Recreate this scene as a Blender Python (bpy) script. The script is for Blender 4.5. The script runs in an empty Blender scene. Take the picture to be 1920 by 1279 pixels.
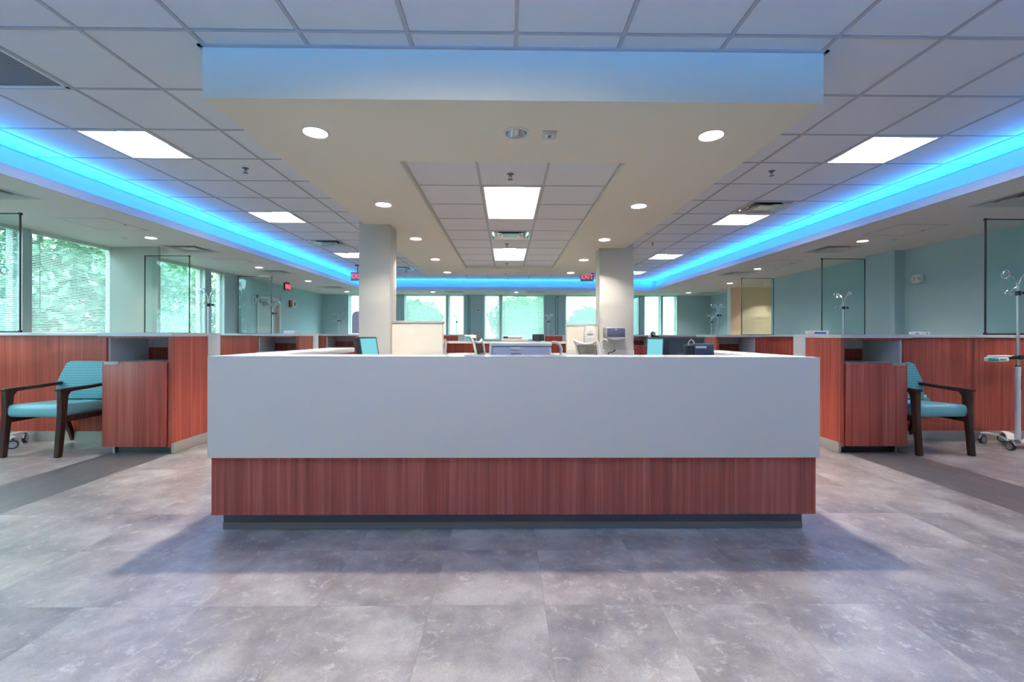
import bpy, bmesh, math, random
from mathutils import Vector, Matrix
random.seed(7)
SC = bpy.context.scene
COL = SC.collection
PI = math.pi
CX = 0.05            # the room's own centre line
EYE = 1.083
CEIL = 2.80          # tiled ceiling
SOF = 2.495          # plaster soffits
G = 0.617            # ceiling module
# ------------------------------------------------------------------ materials
def newmat(name):
    m = bpy.data.materials.new(name); m.use_nodes = True
    nt = m.node_tree
    return m, nt, nt.nodes['Principled BSDF']
def plain(name, col, rough=0.5, metal=0.0, spec=0.5, bump=0.0, bscale=200, var=0.0, vscale=6):
    m, nt, b = newmat(name)
    b.inputs['Base Color'].default_value = (*col, 1)
    b.inputs['Roughness'].default_value = rough
    b.inputs['Metallic'].default_value = metal
    b.inputs['Specular IOR Level'].default_value = spec
    if bump or var:
        tc = nt.nodes.new('ShaderNodeTexCoord')
    if bump:
        n = nt.nodes.new('ShaderNodeTexNoise'); n.inputs['Scale'].default_value = bscale; n.inputs['Detail'].default_value = 3
        bp = nt.nodes.new('ShaderNodeBump'); bp.inputs['Strength'].default_value = bump; bp.inputs['Distance'].default_value = 0.002
        nt.links.new(tc.outputs['Object'], n.inputs['Vector']); nt.links.new(n.outputs['Fac'], bp.inputs['Height']); nt.links.new(bp.outputs['Normal'], b.inputs['Normal'])
    if var:
        n = nt.nodes.new('ShaderNodeTexNoise'); n.inputs['Scale'].default_value = vscale; n.inputs['Detail'].default_value = 4
        r = nt.nodes.new('ShaderNodeValToRGB')
        r.color_ramp.elements[0].position = .3; r.color_ramp.elements[1].position = .7
        r.color_ramp.elements[0].color = (*[c*(1-var) for c in col], 1); r.color_ramp.elements[1].color = (*[min(1, c*(1+var)) for c in col], 1)
        nt.links.new(tc.outputs['Object'], n.inputs['Vector']); nt.links.new(n.outputs['Fac'], r.inputs['Fac']); nt.links.new(r.outputs['Color'], b.inputs['Base Color'])
    return m
def emit(name, col, s):
    m = bpy.data.materials.new(name); m.use_nodes = True; nt = m.node_tree; nt.nodes.clear()
    e = nt.nodes.new('ShaderNodeEmission'); e.inputs['Color'].default_value = (*col, 1); e.inputs['Strength'].default_value = s
    o = nt.nodes.new('ShaderNodeOutputMaterial'); nt.links.new(e.outputs[0], o.inputs[0]); return m
def glassmat(name, tint, refl=1.0):
    m = bpy.data.materials.new(name); m.use_nodes = True; nt = m.node_tree; nt.nodes.clear()
    t = nt.nodes.new('ShaderNodeBsdfTransparent'); t.inputs['Color'].default_value = (*tint, 1)
    g = nt.nodes.new('ShaderNodeBsdfGlossy'); g.inputs['Roughness'].default_value = 0.01; g.inputs['Color'].default_value = (.9, 1, .98, 1)
    lw = nt.nodes.new('ShaderNodeLayerWeight'); lw.inputs['Blend'].default_value = .5
    pw = nt.nodes.new('ShaderNodeMath'); pw.operation = 'POWER'; pw.inputs[1].default_value = 5; nt.links.new(lw.outputs['Facing'], pw.inputs[0])
    f = nt.nodes.new('ShaderNodeMapRange'); f.inputs[3].default_value = .035*refl; f.inputs[4].default_value = .75; nt.links.new(pw.outputs[0], f.inputs[0])
    mx = nt.nodes.new('ShaderNodeMixShader'); o = nt.nodes.new('ShaderNodeOutputMaterial')
    nt.links.new(f.outputs[0], mx.inputs[0]); nt.links.new(t.outputs[0], mx.inputs[1]); nt.links.new(g.outputs[0], mx.inputs[2]); nt.links.new(mx.outputs[0], o.inputs[0])
    return m
def woodmat(name, c0, c1, c2, rough=.38, fx=26.0, fz=.5):
    m, nt, b = newmat(name); L = nt.links.new
    tc = nt.nodes.new('ShaderNodeTexCoord'); mp = nt.nodes.new('ShaderNodeMapping'); mp.inputs['Scale'].default_value = (fx, fx, fz)
    n1 = nt.nodes.new('ShaderNodeTexNoise'); n1.inputs['Scale'].default_value = 1.0; n1.inputs['Detail'].default_value = 5; n1.inputs['Roughness'].default_value = .65
    mp2 = nt.nodes.new('ShaderNodeMapping'); mp2.inputs['Scale'].default_value = (fx*7, fx*7, fz*3)
    n2 = nt.nodes.new('ShaderNodeTexNoise'); n2.inputs['Scale'].default_value = 1.0; n2.inputs['Detail'].default_value = 3
    L(tc.outputs['Object'], mp.inputs[0]); L(tc.outputs['Object'], mp2.inputs[0]); L(mp.outputs[0], n1.inputs['Vector']); L(mp2.outputs[0], n2.inputs['Vector'])
    r = nt.nodes.new('ShaderNodeValToRGB'); cr = r.color_ramp
    cr.elements[0].position = .28; cr.elements[0].color = (*c0, 1); cr.elements[1].position = .74; cr.elements[1].color = (*c2, 1)
    e = cr.elements.new(.5); e.color = (*c1, 1)
    L(n1.outputs['Fac'], r.inputs['Fac'])
    mx = nt.nodes.new('ShaderNodeMix'); mx.data_type = 'RGBA'; mx.blend_type = 'MULTIPLY'
    rr = nt.nodes.new('ShaderNodeValToRGB'); rr.color_ramp.elements[0].position = .32; rr.color_ramp.elements[0].color = (.62, .6, .6, 1); rr.color_ramp.elements[1].position = .6; rr.color_ramp.elements[1].color = (1, 1, 1, 1)
    L(n2.outputs['Fac'], rr.inputs['Fac']); mx.inputs['Factor'].default_value = .8
    L(r.outputs['Color'], mx.inputs['A']); L(rr.outputs['Color'], mx.inputs['B']); L(mx.outputs['Result'], b.inputs['Base Color'])
    b.inputs['Roughness'].default_value = rough; b.inputs['Specular IOR Level'].default_value = .28
    return m
def floormat():
    m, nt, b = newmat('vinyl stone tile floor'); N = nt.nodes.new; L = nt.links.new
    geo = N('ShaderNodeTexCoord'); sep = N('ShaderNodeSeparateXYZ'); L(geo.outputs['Object'], sep.inputs[0])
    T = .457
    def math_(op, a, bb=None, clamp=False):
        n = N('ShaderNodeMath'); n.operation = op; n.use_clamp = clamp
        for i, v in enumerate((a, bb)):
            if v is None: continue
            if isinstance(v, (int, float)): n.inputs[i].default_value = v
            else: L(v, n.inputs[i])
        return n.outputs[0]
    def mixc(f, a, c, mode='MIX'):
        n = N('ShaderNodeMix'); n.data_type = 'RGBA'; n.blend_type = mode
        for k, v in (('Factor', f), ('A', a), ('B', c)):
            if isinstance(v, (int, float)): n.inputs[k].default_value = v
            elif isinstance(v, tuple): n.inputs[k].default_value = (*v, 1)
            else: L(v, n.inputs[k])
        return n.outputs['Result']
    u = math_('DIVIDE', math_('SUBTRACT', sep.outputs[0], .156), T); v = math_('DIVIDE', math_('SUBTRACT', sep.outputs[1], 1.783), T)
    iu, iv = math_('FLOOR', u), math_('FLOOR', v)
    fu, fv = math_('FRACT', u), math_('FRACT', v)
    cb = N('ShaderNodeCombineXYZ'); L(iu, cb.inputs[0]); L(iv, cb.inputs[1])
    wn = N('ShaderNodeTexWhiteNoise'); wn.noise_dimensions = '2D'; L(cb.outputs[0], wn.inputs['Vector'])
    # every tile shows another patch of the stone print
    sc = N('ShaderNodeVectorMath'); sc.operation = 'SCALE'; L(wn.outputs['Color'], sc.inputs[0]); sc.inputs['Scale'].default_value = 40
    ad = N('ShaderNodeVectorMath'); ad.operation = 'ADD'; L(geo.outputs['Object'], ad.inputs[0]); L(sc.outputs[0], ad.inputs[1])
    def noise(scale, det, rough=.6, vec=None, dist=0):
        n = N('ShaderNodeTexNoise'); n.inputs['Scale'].default_value = scale; n.inputs['Detail'].default_value = det; n.inputs['Roughness'].default_value = rough; n.inputs['Distortion'].default_value = dist
        L(vec or ad.outputs[0], n.inputs['Vector']); return n.outputs['Fac']
    def ramp(f, stops):
        r = N('ShaderNodeValToRGB'); L(f, r.inputs[0]); e = r.color_ramp.elements
        e[0].position, e[0].color = stops[0][0], (*stops[0][1], 1); e[1].position, e[1].color = stops[-1][0], (*stops[-1][1], 1)
        for p, c in stops[1:-1]: q = e.new(p); q.color = (*c, 1)
        return r.outputs['Color']
    cloud = ramp(noise(3.2, 7, .62), [(.36, (.195, .166, .158)), (.5, (.32, .278, .258)), (.66, (.49, .445, .41))])
    fleck = ramp(noise(16, 9, .78, dist=.4), [(.54, (0, 0, 0)), (.66, (1, 1, 1))])
    base = mixc(math_('MULTIPLY', fleck, .8), cloud, (.61, .57, .525))
    grain = ramp(noise(120, 3, .7, geo.outputs['Object']), [(.35, (.78, .78, .79)), (.6, (1.03, 1.03, 1.03))])
    base = mixc(.75, base, grain, 'MULTIPLY')
    tone = N('ShaderNodeMapRange'); L(wn.outputs['Value'], tone.inputs[0]); tone.inputs[3].default_value = .86; tone.inputs[4].default_value = 1.12
    tv = N('ShaderNodeCombineXYZ'); [L(tone.outputs[0], tv.inputs[i]) for i in range(3)]
    base = mixc(1.0, base, tv.outputs[0], 'MULTIPLY')
    # the charcoal inlay strips run along X = -3.05..-3.62 and 3.15..3.72
    ax = math_('ABSOLUTE', math_('SUBTRACT', sep.outputs[0], CX))
    band = math_('MULTIPLY', math_('GREATER_THAN', ax, 3.10), math_('LESS_THAN', ax, 3.67))
    mpb = N('ShaderNodeMapping'); mpb.inputs['Scale'].default_value = (14, 2.0, 1); L(geo.outputs['Object'], mpb.inputs[0])
    dark = ramp(noise(1.3, 7, .65, mpb.outputs[0]), [(.3, (.085, .078, .076)), (.7, (.165, .148, .142))])
    base = mixc(band, base, dark)
    du = math_('MINIMUM', fu, math_('SUBTRACT', 1, fu)); dv = math_('MINIMUM', fv, math_('SUBTRACT', 1, fv))
    joint = math_('LESS_THAN', math_('MINIMUM', du, dv), .0042)
    base = mixc(math_('MULTIPLY', joint, .45), base, (.2, .19, .19))
    L(base, b.inputs['Base Color'])
    rg = N('ShaderNodeMapRange'); L(noise(60, 4, .7, geo.outputs['Object']), rg.inputs[0]); rg.inputs[3].default_value = .24; rg.inputs[4].default_value = .38
    L(rg.outputs[0], b.inputs['Roughness']); b.inputs['Specular IOR Level'].default_value = .85; b.inputs['Coat Weight'].default_value = .25; b.inputs['Coat Roughness'].default_value = .3; b.inputs['Coat IOR'].default_value = 1.6
    bp = N('ShaderNodeBump'); bp.inputs['Strength'].default_value = .25; bp.inputs['Distance'].default_value = .002
    L(noise(260, 2, .6, geo.outputs['Object']), bp.inputs['Height']); L(bp.outputs[0], b.inputs['Normal'])
    return m
def hexfabric():
    m, nt, b = newmat('patterned teal upholstery'); N = nt.nodes.new; L = nt.links.new
    tc = N('ShaderNodeTexCoord'); mp = N('ShaderNodeMapping'); mp.inputs['Scale'].default_value = (34, 1, 40); L(tc.outputs['Object'], mp.inputs[0])
    sep = N('ShaderNodeSeparateXYZ'); L(mp.outputs[0], sep.inputs[0])
    def math_(op, a, bb=None):
        n = N('ShaderNodeMath'); n.operation = op
        for i, v in enumerate((a, bb)):
            if v is None: continue
            if isinstance(v, (int, float)): n.inputs[i].default_value = v
            else: L(v, n.inputs[i])
        return n.outputs[0]
    row = math_('FLOOR', sep.outputs[2]); off = math_('MULTIPLY', math_('FRACT', math_('MULTIPLY', row, .5)), 1.0)
    fx = math_('SUBTRACT', math_('FRACT', math_('ADD', sep.outputs[0], off)), .5); fz = math_('SUBTRACT', math_('FRACT', sep.outputs[2]), .5)
    d = math_('SQRT', math_('ADD', math_('MULTIPLY', fx, fx), math_('MULTIPLY', fz, fz)))
    r = N('ShaderNodeValToRGB'); L(d, r.inputs[0]); cr = r.color_ramp
    cr.elements[0].position = .15; cr.elements[0].color = (.13, .40, .43, 1); cr.elements[1].position = .5; cr.elements[1].color = (.05, .21, .24, 1)
    e = cr.elements.new(.3); e.color = (.085, .30, .33, 1); e = cr.elements.new(.4); e.color = (.17, .46, .48, 1)
    L(r.outputs[0], b.inputs['Base Color']); b.inputs['Roughness'].default_value = .6
    return m
def perfmat():
    m, nt, b = newmat('perforated metal'); N = nt.nodes.new; L = nt.links.new
    tc = N('ShaderNodeTexCoord'); mp = N('ShaderNodeMapping'); mp.inputs['Scale'].default_value = (62, 62, 1); L(tc.outputs['Object'], mp.inputs[0])
    sep = N('ShaderNodeSeparateXYZ'); L(mp.outputs[0], sep.inputs[0])
    def math_(op, a, bb=None):
        n = N('ShaderNodeMath'); n.operation = op
        for i, v in enumerate((a, bb)):
            if v is None: continue
            if isinstance(v, (int, float)): n.inputs[i].default_value = v
            else: L(v, n.inputs[i])
        return n.outputs[0]
    off = math_('FRACT', math_('MULTIPLY', math_('FLOOR', sep.outputs[1]), .5))
    fx = math_('SUBTRACT', math_('FRACT', math_('ADD', sep.outputs[0], off)), .5); fy = math_('SUBTRACT', math_('FRACT', sep.outputs[1]), .5)
    d = math_('SQRT', math_('ADD', math_('MULTIPLY', fx, fx), math_('MULTIPLY', fy, fy)))
    hole = math_('LESS_THAN', d, .33)
    mx = N('ShaderNodeMix'); mx.data_type = 'RGBA'; L(hole, mx.inputs['Factor']); mx.inputs['A'].default_value = (.24, .25, .28, 1); mx.inputs['B'].default_value = (.02, .02, .025, 1)
    L(mx.outputs['Result'], b.inputs['Base Color']); b.inputs['Roughness'].default_value = .6
    return m
def leafmat():
    m, nt, b = newmat('leaves'); N = nt.nodes.new; L = nt.links.new
    tc = N('ShaderNodeTexCoord'); n = N('ShaderNodeTexNoise'); n.inputs['Scale'].default_value = 2.2; n.inputs['Detail'].default_value = 8; n.inputs['Roughness'].default_value = .75; L(tc.outputs['Object'], n.inputs['Vector'])
    r = N('ShaderNodeValToRGB'); L(n.outputs['Fac'], r.inputs[0]); cr = r.color_ramp
    cr.elements[0].position = .36; cr.elements[0].color = (.06, .12, .08, 1); cr.elements[1].position = .66; cr.elements[1].color = (.42, .54, .36, 1)
    e = cr.elements.new(.5); e.color = (.17, .28, .17, 1)
    L(r.outputs[0], b.inputs['Base Color']); b.inputs['Roughness'].default_value = .7
    return m
def slatmat():
    m, nt, b = newmat('blind slat')
    b.inputs['Base Color'].default_value = (.76, .78, .76, 1); b.inputs['Roughness'].default_value = .5
    t = nt.nodes.new('ShaderNodeBsdfTranslucent'); t.inputs['Color'].default_value = (.72, .78, .76, 1)
    mx = nt.nodes.new('ShaderNodeMixShader'); mx.inputs[0].default_value = .38
    o = nt.nodes['Material Output']; nt.links.new(b.outputs[0], mx.inputs[1]); nt.links.new(t.outputs[0], mx.inputs[2]); nt.links.new(mx.outputs[0], o.inputs[0])
    return m
M = {
 'floor': floormat(),
 'tile': plain('acoustic ceiling tile', (.80, .80, .81), .9, bump=.35, bscale=420, var=.03, vscale=300),
 'grid': plain('ceiling grid', (.47, .47, .49), .5),
 'reveal': plain('tile edge', (.40, .40, .42), .8),
 'soffit': plain('soffit paint', (.91, .89, .84), .85),
 'cream': plain('cream paint', (.84, .795, .665), .8),
 'cove': plain('white cove paint', (.78, .78, .80), .7),
 'lip': plain('cove trim paint', (.66, .65, .70), .6),
 'column': plain('column paint', (.53, .52, .485), .75),
 'sage': plain('blue green wall paint', (.43, .63, .67), .75),
 'beige': plain('beige wall paint', (.80, .70, .52), .8),
 'lam': plain('white laminate', (.90, .82, .78), .42, spec=.4),
 'solid': plain('white solid surface', (.74, .73, .72), .12, spec=.5),
 'cap': plain('pale grey solid surface', (.62, .615, .62), .3),
 'wood': woodmat('red brown wood laminate', (.25, .042, .025), (.43, .078, .045), (.57, .145, .090)),
 'darkwood': woodmat('dark stained wood', (.030, .012, .009), (.055, .022, .015), (.085, .036, .024), .35, 30, 2),
 'silver': plain('satin aluminium', (.40, .37, .33), .42, .35),
 'kick': plain('grey toe kick', (.09, .08, .115), .5),
 'kickbase': plain('grey vinyl base', (.23, .19, .19), .45),
 'black': plain('black plastic', (.012, .012, .014), .35),
 'blackmetal': plain('black metal', (.01, .012, .014), .4),
 'charcoal': plain('charcoal plastic', (.035, .035, .04), .5),
 'white': plain('white plastic', (.75, .75, .75), .35),
 'whitepaint': plain('white paint', (.74, .76, .76), .45),
 'offwhite': plain('off white plastic', (.62, .60, .56), .45),
 'lavgrey': plain('pale grey printer plastic', (.50, .52, .62), .5),
 'grey': plain('grey plastic', (.30, .30, .32), .5),
 'lilac': plain('lilac grey laminate', (.42, .41, .50), .6),
 'chrome': plain('chrome', (.85, .86, .88), .12, 1.0),
 'steel': plain('brushed steel', (.62, .62, .64), .32, .9),
 'mirror': plain('polished reflector', (.80, .80, .82), .06, 1.0),
 'vent': plain('vent enamel', (.68, .68, .67), .4),
 'ventdark': plain('vent throat', (.03, .035, .04), .7),
 'alu': plain('bright diffuser metal', (.66, .68, .70), .18, .9),
 'perf': perfmat(),
 'vinyl': plain('teal vinyl', (.20, .48, .52), .34, spec=.5),
 'fabric': hexfabric(),
 'navy': plain('translucent navy cover', (.075, .09, .14), .25),
 'teal': plain('teal plastic', (.05, .34, .33), .4),
 'screen': plain('dark glossy screen', (.012, .016, .03), .06, spec=.9),
 'screenlit': emit('lit teal screen', (.20, .60, .68), .62),
 'darkmetal': plain('dull sprinkler metal', (.16, .17, .19), .35, .8),
 'red': plain('red plastic', (.5, .02, .03), .4),
 'bluepl': plain('blue plastic', (.05, .16, .42), .4),
 'paper': plain('white paper', (.78, .77, .74), .8),
 'photo': plain('printed picture', (.10, .30, .36), .4, var=.6, vscale=40),
 'mesh': plain('dark seat mesh', (.05, .045, .04), .7),
 'slat': slatmat(),
 'frame': plain('white window frame', (.70, .74, .75), .4),
 'glass': glassmat('window glass', (.78, .94, .95)),
 'screenglass': glassmat('clear screen glass', (.90, .975, .97)),
 'leaf': leafmat(),
 'bark': plain('bark', (.08, .055, .04), .9, var=.3),
 'lawn': plain('lawn', (.12, .25, .07), .9, var=.4, vscale=1.5),
 'lens': emit('lit troffer lens', (1, .94, .85), 25),
 'lamp': emit('lit downlight lamp', (1, .90, .77), 3000),
 'exitred': emit('exit letters', (1, .06, .14), 1.6),
 'strobe': plain('clear strobe lens', (.75, .82, .85), .1),
 'reflector': plain('white reflector enamel', (.86, .86, .84), .4),
 'doorskin': plain('pale door', (.62, .64, .63), .5),
}
# ------------------------------------------------------------------ mesh builder
class MB:
    def __init__(s): s.bm = bmesh.new()
    def _add(s, verts, faces):
        vs = [s.bm.verts.new(v) for v in verts]
        out = []
        for f in faces:
            try: out.append(s.bm.faces.new([vs[i] for i in f]))
            except ValueError: pass
        return vs, out
    def box(s, x0, x1, y0, y1, z0, z1, bev=0.0, seg=2):
        x0, x1 = sorted((x0, x1)); y0, y1 = sorted((y0, y1)); z0, z1 = sorted((z0, z1))
        v = [(x0,y0,z0),(x1,y0,z0),(x1,y1,z0),(x0,y1,z0),(x0,y0,z1),(x1,y0,z1),(x1,y1,z1),(x0,y1,z1)]
        vs, fs = s._add(v, [(0,3,2,1),(4,5,6,7),(0,1,5,4),(1,2,6,5),(2,3,7,6),(3,0,4,7)])
        if bev:
            es = list({e for f in fs for e in f.edges})
            bmesh.ops.bevel(s.bm, geom=es, offset=min(bev, .49*min(x1-x0, y1-y0, z1-z0)), segments=seg, profile=.5, affect='EDGES')
        return s
    def quad(s, *p): s._add(p, [tuple(range(len(p)))]); return s
    def cyl(s, p0, p1, r0, r1=None, n=16):
        r1 = r0 if r1 is None else r1
        p0, p1 = Vector(p0), Vector(p1); d = (p1-p0).normalized()
        a = d.orthogonal().normalized(); b = d.cross(a)
        v = []
        for p, r in ((p0, r0), (p1, r1)):
            for i in range(n):
                t = 2*PI*i/n; v.append(p + (a*math.cos(t)+b*math.sin(t))*r)
        s._add(v, [tuple(range(n))[::-1], tuple(range(n, 2*n))] + [(i, (i+1)%n, n+(i+1)%n, n+i) for i in range(n)])
        return s
    def tube(s, pts, r, n=8, closed=False):
        pts = [Vector(p) for p in pts]; k = len(pts); rs = r if isinstance(r, (list, tuple)) else [r]*k
        rings = []; prev = None
        for i, p in enumerate(pts):
            a = pts[i-1] if (i or closed) else p; b = pts[(i+1) % k] if (i < k-1 or closed) else p
            d = (b-a).normalized()
            if prev is None: u = d.orthogonal().normalized()
            else:
                u = prev - d*prev.dot(d); u = u.normalized() if u.length > 1e-6 else d.orthogonal().normalized()
            prev = u; w = d.cross(u)
            rings.append([p + (u*math.cos(2*PI*j/n)+w*math.sin(2*PI*j/n))*rs[i] for j in range(n)])
        v = [q for ring in rings for q in ring]; f = []
        for i in range(k if closed else k-1):
            i2 = (i+1) % k
            for j in range(n): f.append((i*n+j, i*n+(j+1)%n, i2*n+(j+1)%n, i2*n+j))
        if not closed: f += [tuple(range(n))[::-1], tuple(range((k-1)*n, k*n))]
        s._add(v, f); return s
    def lathe(s, prof, c=(0,0,0), n=24, close=False):
        v = []; k = len(prof)
        for r, z in prof:
            for i in range(n): t = 2*PI*i/n; v.append((c[0]+r*math.cos(t), c[1]+r*math.sin(t), c[2]+z))
        f = []
        for a in range(k if close else k-1):
            b = (a+1) % k
            for i in range(n): f.append((a*n+i, a*n+(i+1)%n, b*n+(i+1)%n, b*n+i))
        if not close:
            if prof[0][0] > 1e-6: f.append(tuple(range(n))[::-1])
            if prof[-1][0] > 1e-6: f.append(tuple(range((k-1)*n, k*n)))
        s._add(v, f); return s
    def prism(s, poly, axis, a, b, bev=0.0, seg=2):
        def mk(p, t):
            if axis == 'x': return (t, p[0], p[1])
            if axis == 'y': return (p[0], t, p[1])
            return (p[0], p[1], t)
        n = len(poly)
        vs, fs = s._add([mk(p, a) for p in poly]+[mk(p, b) for p in poly],
               [tuple(range(n))[::-1], tuple(range(n, 2*n))]+[(i, (i+1)%n, n+(i+1)%n, n+i) for i in range(n)])
        if bev:
            es = list({e for f in fs for e in f.edges})
            bmesh.ops.bevel(s.bm, geom=es, offset=bev, segments=seg, profile=.5, affect='EDGES')
        return s
    def ball(s, c, r, sub=2, sq=(1,1,1)):
        m = Matrix.Translation(c) @ Matrix.Diagonal((r*sq[0], r*sq[1], r*sq[2], 1))
        bmesh.ops.create_icosphere(s.bm, subdivisions=sub, radius=1, matrix=m); return s
    def xf(s, mat):
        bmesh.ops.transform(s.bm, matrix=mat, verts=s.bm.verts[:]); return s
    def done(s, name, mat, parent=None, loc=None, ang=35):
        bm = s.bm
        bmesh.ops.recalc_face_normals(bm, faces=bm.faces[:])
        me = bpy.data.meshes.new(name); bm.to_mesh(me); bm.free()
        me.materials.append(M[mat] if isinstance(mat, str) else mat)
        for p in me.polygons: p.use_smooth = True
        me.set_sharp_from_angle(angle=math.radians(ang))
        o = bpy.data.objects.new(name, me); COL.objects.link(o)
        if parent: o.parent = parent
        if loc: o.location = loc
        return o
def B(name, mat, parent, *a, **k):
    return MB().box(*a, **k).done(name, mat, parent)
def tag(o, label, cat=None, group=None, kind=None):
    o['label'] = label
    if cat: o['category'] = cat
    if group: o['group'] = group
    if kind: o['kind'] = kind
    return o
def thing(name, label, cat, loc=(0,0,0), rz=0, group=None):
    o = bpy.data.objects.new(name, None); COL.objects.link(o); o.location = loc; o.rotation_euler = (0, 0, rz)
    o.empty_display_size = .05
    return tag(o, label, cat, group)
def struct(o, label, cat): return tag(o, label, cat, None, 'structure')
def dup(root, loc, rz=None, label=None, group=None, sx=None):
    r = root.copy(); COL.objects.link(r); r.location = loc
    if rz is not None: r.rotation_euler = (0, 0, rz)
    if label: r['label'] = label
    if group: r['group'] = group
    for ch in list(root.children):
        c = ch.copy(); COL.objects.link(c); c.parent = r
        for g in ch.children:
            d = g.copy(); COL.objects.link(d); d.parent = c
    return r
def text(body, size, parent, loc, rot, mat, name='lettering', ext=.002, sx=1.0):
    cu = bpy.data.curves.new(name, 'FONT'); cu.body = body; cu.size = size; cu.extrude = ext; cu.align_x = 'CENTER'; cu.align_y = 'CENTER'
    cu.materials.append(M[mat]); o = bpy.data.objects.new(name, cu); COL.objects.link(o)
    dg = bpy.context.evaluated_depsgraph_get(); me = bpy.data.meshes.new_from_object(o.evaluated_get(dg)); bpy.data.objects.remove(o); bpy.data.curves.remove(cu)
    me.name = name; me.transform(Matrix.Diagonal((sx, 1, 1, 1))); o = bpy.data.objects.new(name, me); COL.objects.link(o)
    if parent: o.parent = parent
    o.location = loc; o.rotation_euler = rot
    return o
def cells(u0, u1, v0, v1, holes):
    """rectangles covering [u0,u1]x[v0,v1] minus rectangular holes (a,b,c,d)"""
    us = sorted({u0, u1, *[min(max(h[i], u0), u1) for h in holes for i in (0, 1)]}); vs = sorted({v0, v1, *[min(max(h[i], v0), v1) for h in holes for i in (2, 3)]})
    out = []
    for j in range(len(vs)-1):
        run = None
        for i in range(len(us)-1):
            cu, cv = (us[i]+us[i+1])/2, (vs[j]+vs[j+1])/2
            inh = any(h[0] < cu < h[1] and h[2] < cv < h[3] for h in holes)
            if not inh:
                run = [us[i], us[i+1]] if run is None else [run[0], us[i+1]]
            if (inh or i == len(us)-2) and run is not None:
                out.append((run[0], run[1], vs[j], vs[j+1])); run = None
    return out
def plate(mb, x0, x1, y0, y1, z, th, rnd=(), rect=()):
    """a horizontal slab with its under face at z, thickness th, round and rectangular openings"""
    hs = [(x-r-.03, x+r+.03, y-r-.03, y+r+.03) for x, y, r in rnd]
    for a, b, c, d in cells(x0, x1, y0, y1, hs+list(rect)):
        mb.quad((a,c,z),(b,c,z),(b,d,z),(a,d,z))
    for x, y, r in rnd:
        h = r+.03; n = 32; v = []
        for i in range(n):
            t = 2*PI*i/n; c, s_ = math.cos(t), math.sin(t); k = h/max(abs(c), abs(s_))
            v += [(x+c*k, y+s_*k, z), (x+c*r, y+s_*r, z), (x+c*r, y+s_*r, z+th)]
        f = []
        for i in range(n):
            j = (i+1) % n
            f += [(3*i, 3*j, 3*j+1, 3*i+1), (3*i+1, 3*j+1, 3*j+2, 3*i+2)]
        mb._add(v, f)
    for a, b, c, d in rect:
        mb.quad((a,c,z),(b,c,z),(b,c,z+th),(a,c,z+th)); mb.quad((a,d,z),(b,d,z),(b,d,z+th),(a,d,z+th))
        mb.quad((a,c,z),(a,d,z),(a,d,z+th),(a,c,z+th)); mb.quad((b,c,z),(b,d,z),(b,d,z+th),(b,c,z+th))
    mb.quad((x0,y0,z),(x1,y0,z),(x1,y0,z+th),(x0,y0,z+th)); mb.quad((x0,y1,z),(x1,y1,z),(x1,y1,z+th),(x0,y1,z+th))
    mb.quad((x0,y0,z),(x0,y1,z),(x0,y1,z+th),(x0,y0,z+th)); mb.quad((x1,y0,z),(x1,y1,z),(x1,y1,z+th),(x1,y0,z+th))
ORD = ['first', 'second', 'third', 'fourth', 'fifth', 'sixth', 'seventh', 'eighth']

# ------------------------------------------------------------------ the room
XL, XR, YB, YF = -6.40, 6.51, 15.50, -1.25
struct(MB().box(-9.5, 10.5, YF-.3, YB+.3, -.2, 0).done('floor', 'floor'), 'grey stone-look vinyl tile floor with charcoal strips', 'floor')
# lower perimeter soffit with its cove lip; fixtures are cut in
LIPL, LIPR, LIPB, LIPF = -4.44, 4.53, 13.85, 1.02
RISL, RISR, RISB, RISF = -4.605, 4.70, 13.99, .86
dl_sof = [(-5.20, y) for y in (6.55, 9.38, 11.70, 14.52)] + [(5.27, y) for y in (6.52, 9.28)] + [(5.97, 11.81), (5.95, 14.49), (-2.39, 14.44), (.31, 14.51), (3.1, 14.47)] + [(-5.2, 3.7), (5.27, 3.7), (-3.1, -.45), (.05, -.45), (3.2, -.45), (-5.2, .4), (5.27, .4), (-1.55, -.45), (1.65, -.45), (-1.5, -.98), (1.6, -.98)]  # last entries: unseen fill lamps, added to light the desk front
vt_sof = [(-5.18, 4.40), (-5.20, 7.36), (-5.20, 10.08), (-5.20, 13.32), (5.30, 4.46), (5.28, 7.15), (5.22, 10.0), (6.60, 14.55), (-1.70, 14.50), (.92, 14.50)]
V2 = .292
mb = MB()
def inr(p, x0, x1, y0, y1): return x0 < p[0] < x1 and y0 < p[1] < y1
for (a, b, c, d) in [(-6.42, LIPL, YF, YB), (LIPR, 7.25, YF, YB), (LIPL, LIPR, LIPB, YB), (LIPL, LIPR, YF, LIPF)]:
    plate(mb, a, b, c, d, SOF, .035, [(x, y, .068) for x, y in dl_sof if inr((x, y), a, b, c, d)],
          [(x-V2, x+V2, y-V2, y+V2) for x, y in vt_sof if inr((x, y), a, b, c, d)])
plate(mb, 7.25, 10.4, 10.6, 13.2, SOF, .035, [(7.4, 12.2, .068), (8.9, 12.2, .068)])
struct(mb.done('trim_1', 'soffit'), 'lower plaster soffit around the edge of the room', 'soffit')
mb = MB()
t = .02
mb.box(LIPL-t, LIPL+.001, LIPF+.001, LIPB-.001, SOF-.001, SOF+.095); mb.box(LIPR-.001, LIPR+t, LIPF+.001, LIPB-.001, SOF-.001, SOF+.095)
mb.box(LIPL-t, LIPR+t, LIPB-.001, LIPB+t, SOF-.001, SOF+.095); mb.box(LIPL-t, LIPR+t, LIPF-t, LIPF+.001, SOF-.001, SOF+.095)
struct(mb.done('trim_2', 'lip'), 'pale lip running along the lit ceiling cove', 'cove trim')
mb = MB()
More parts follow.
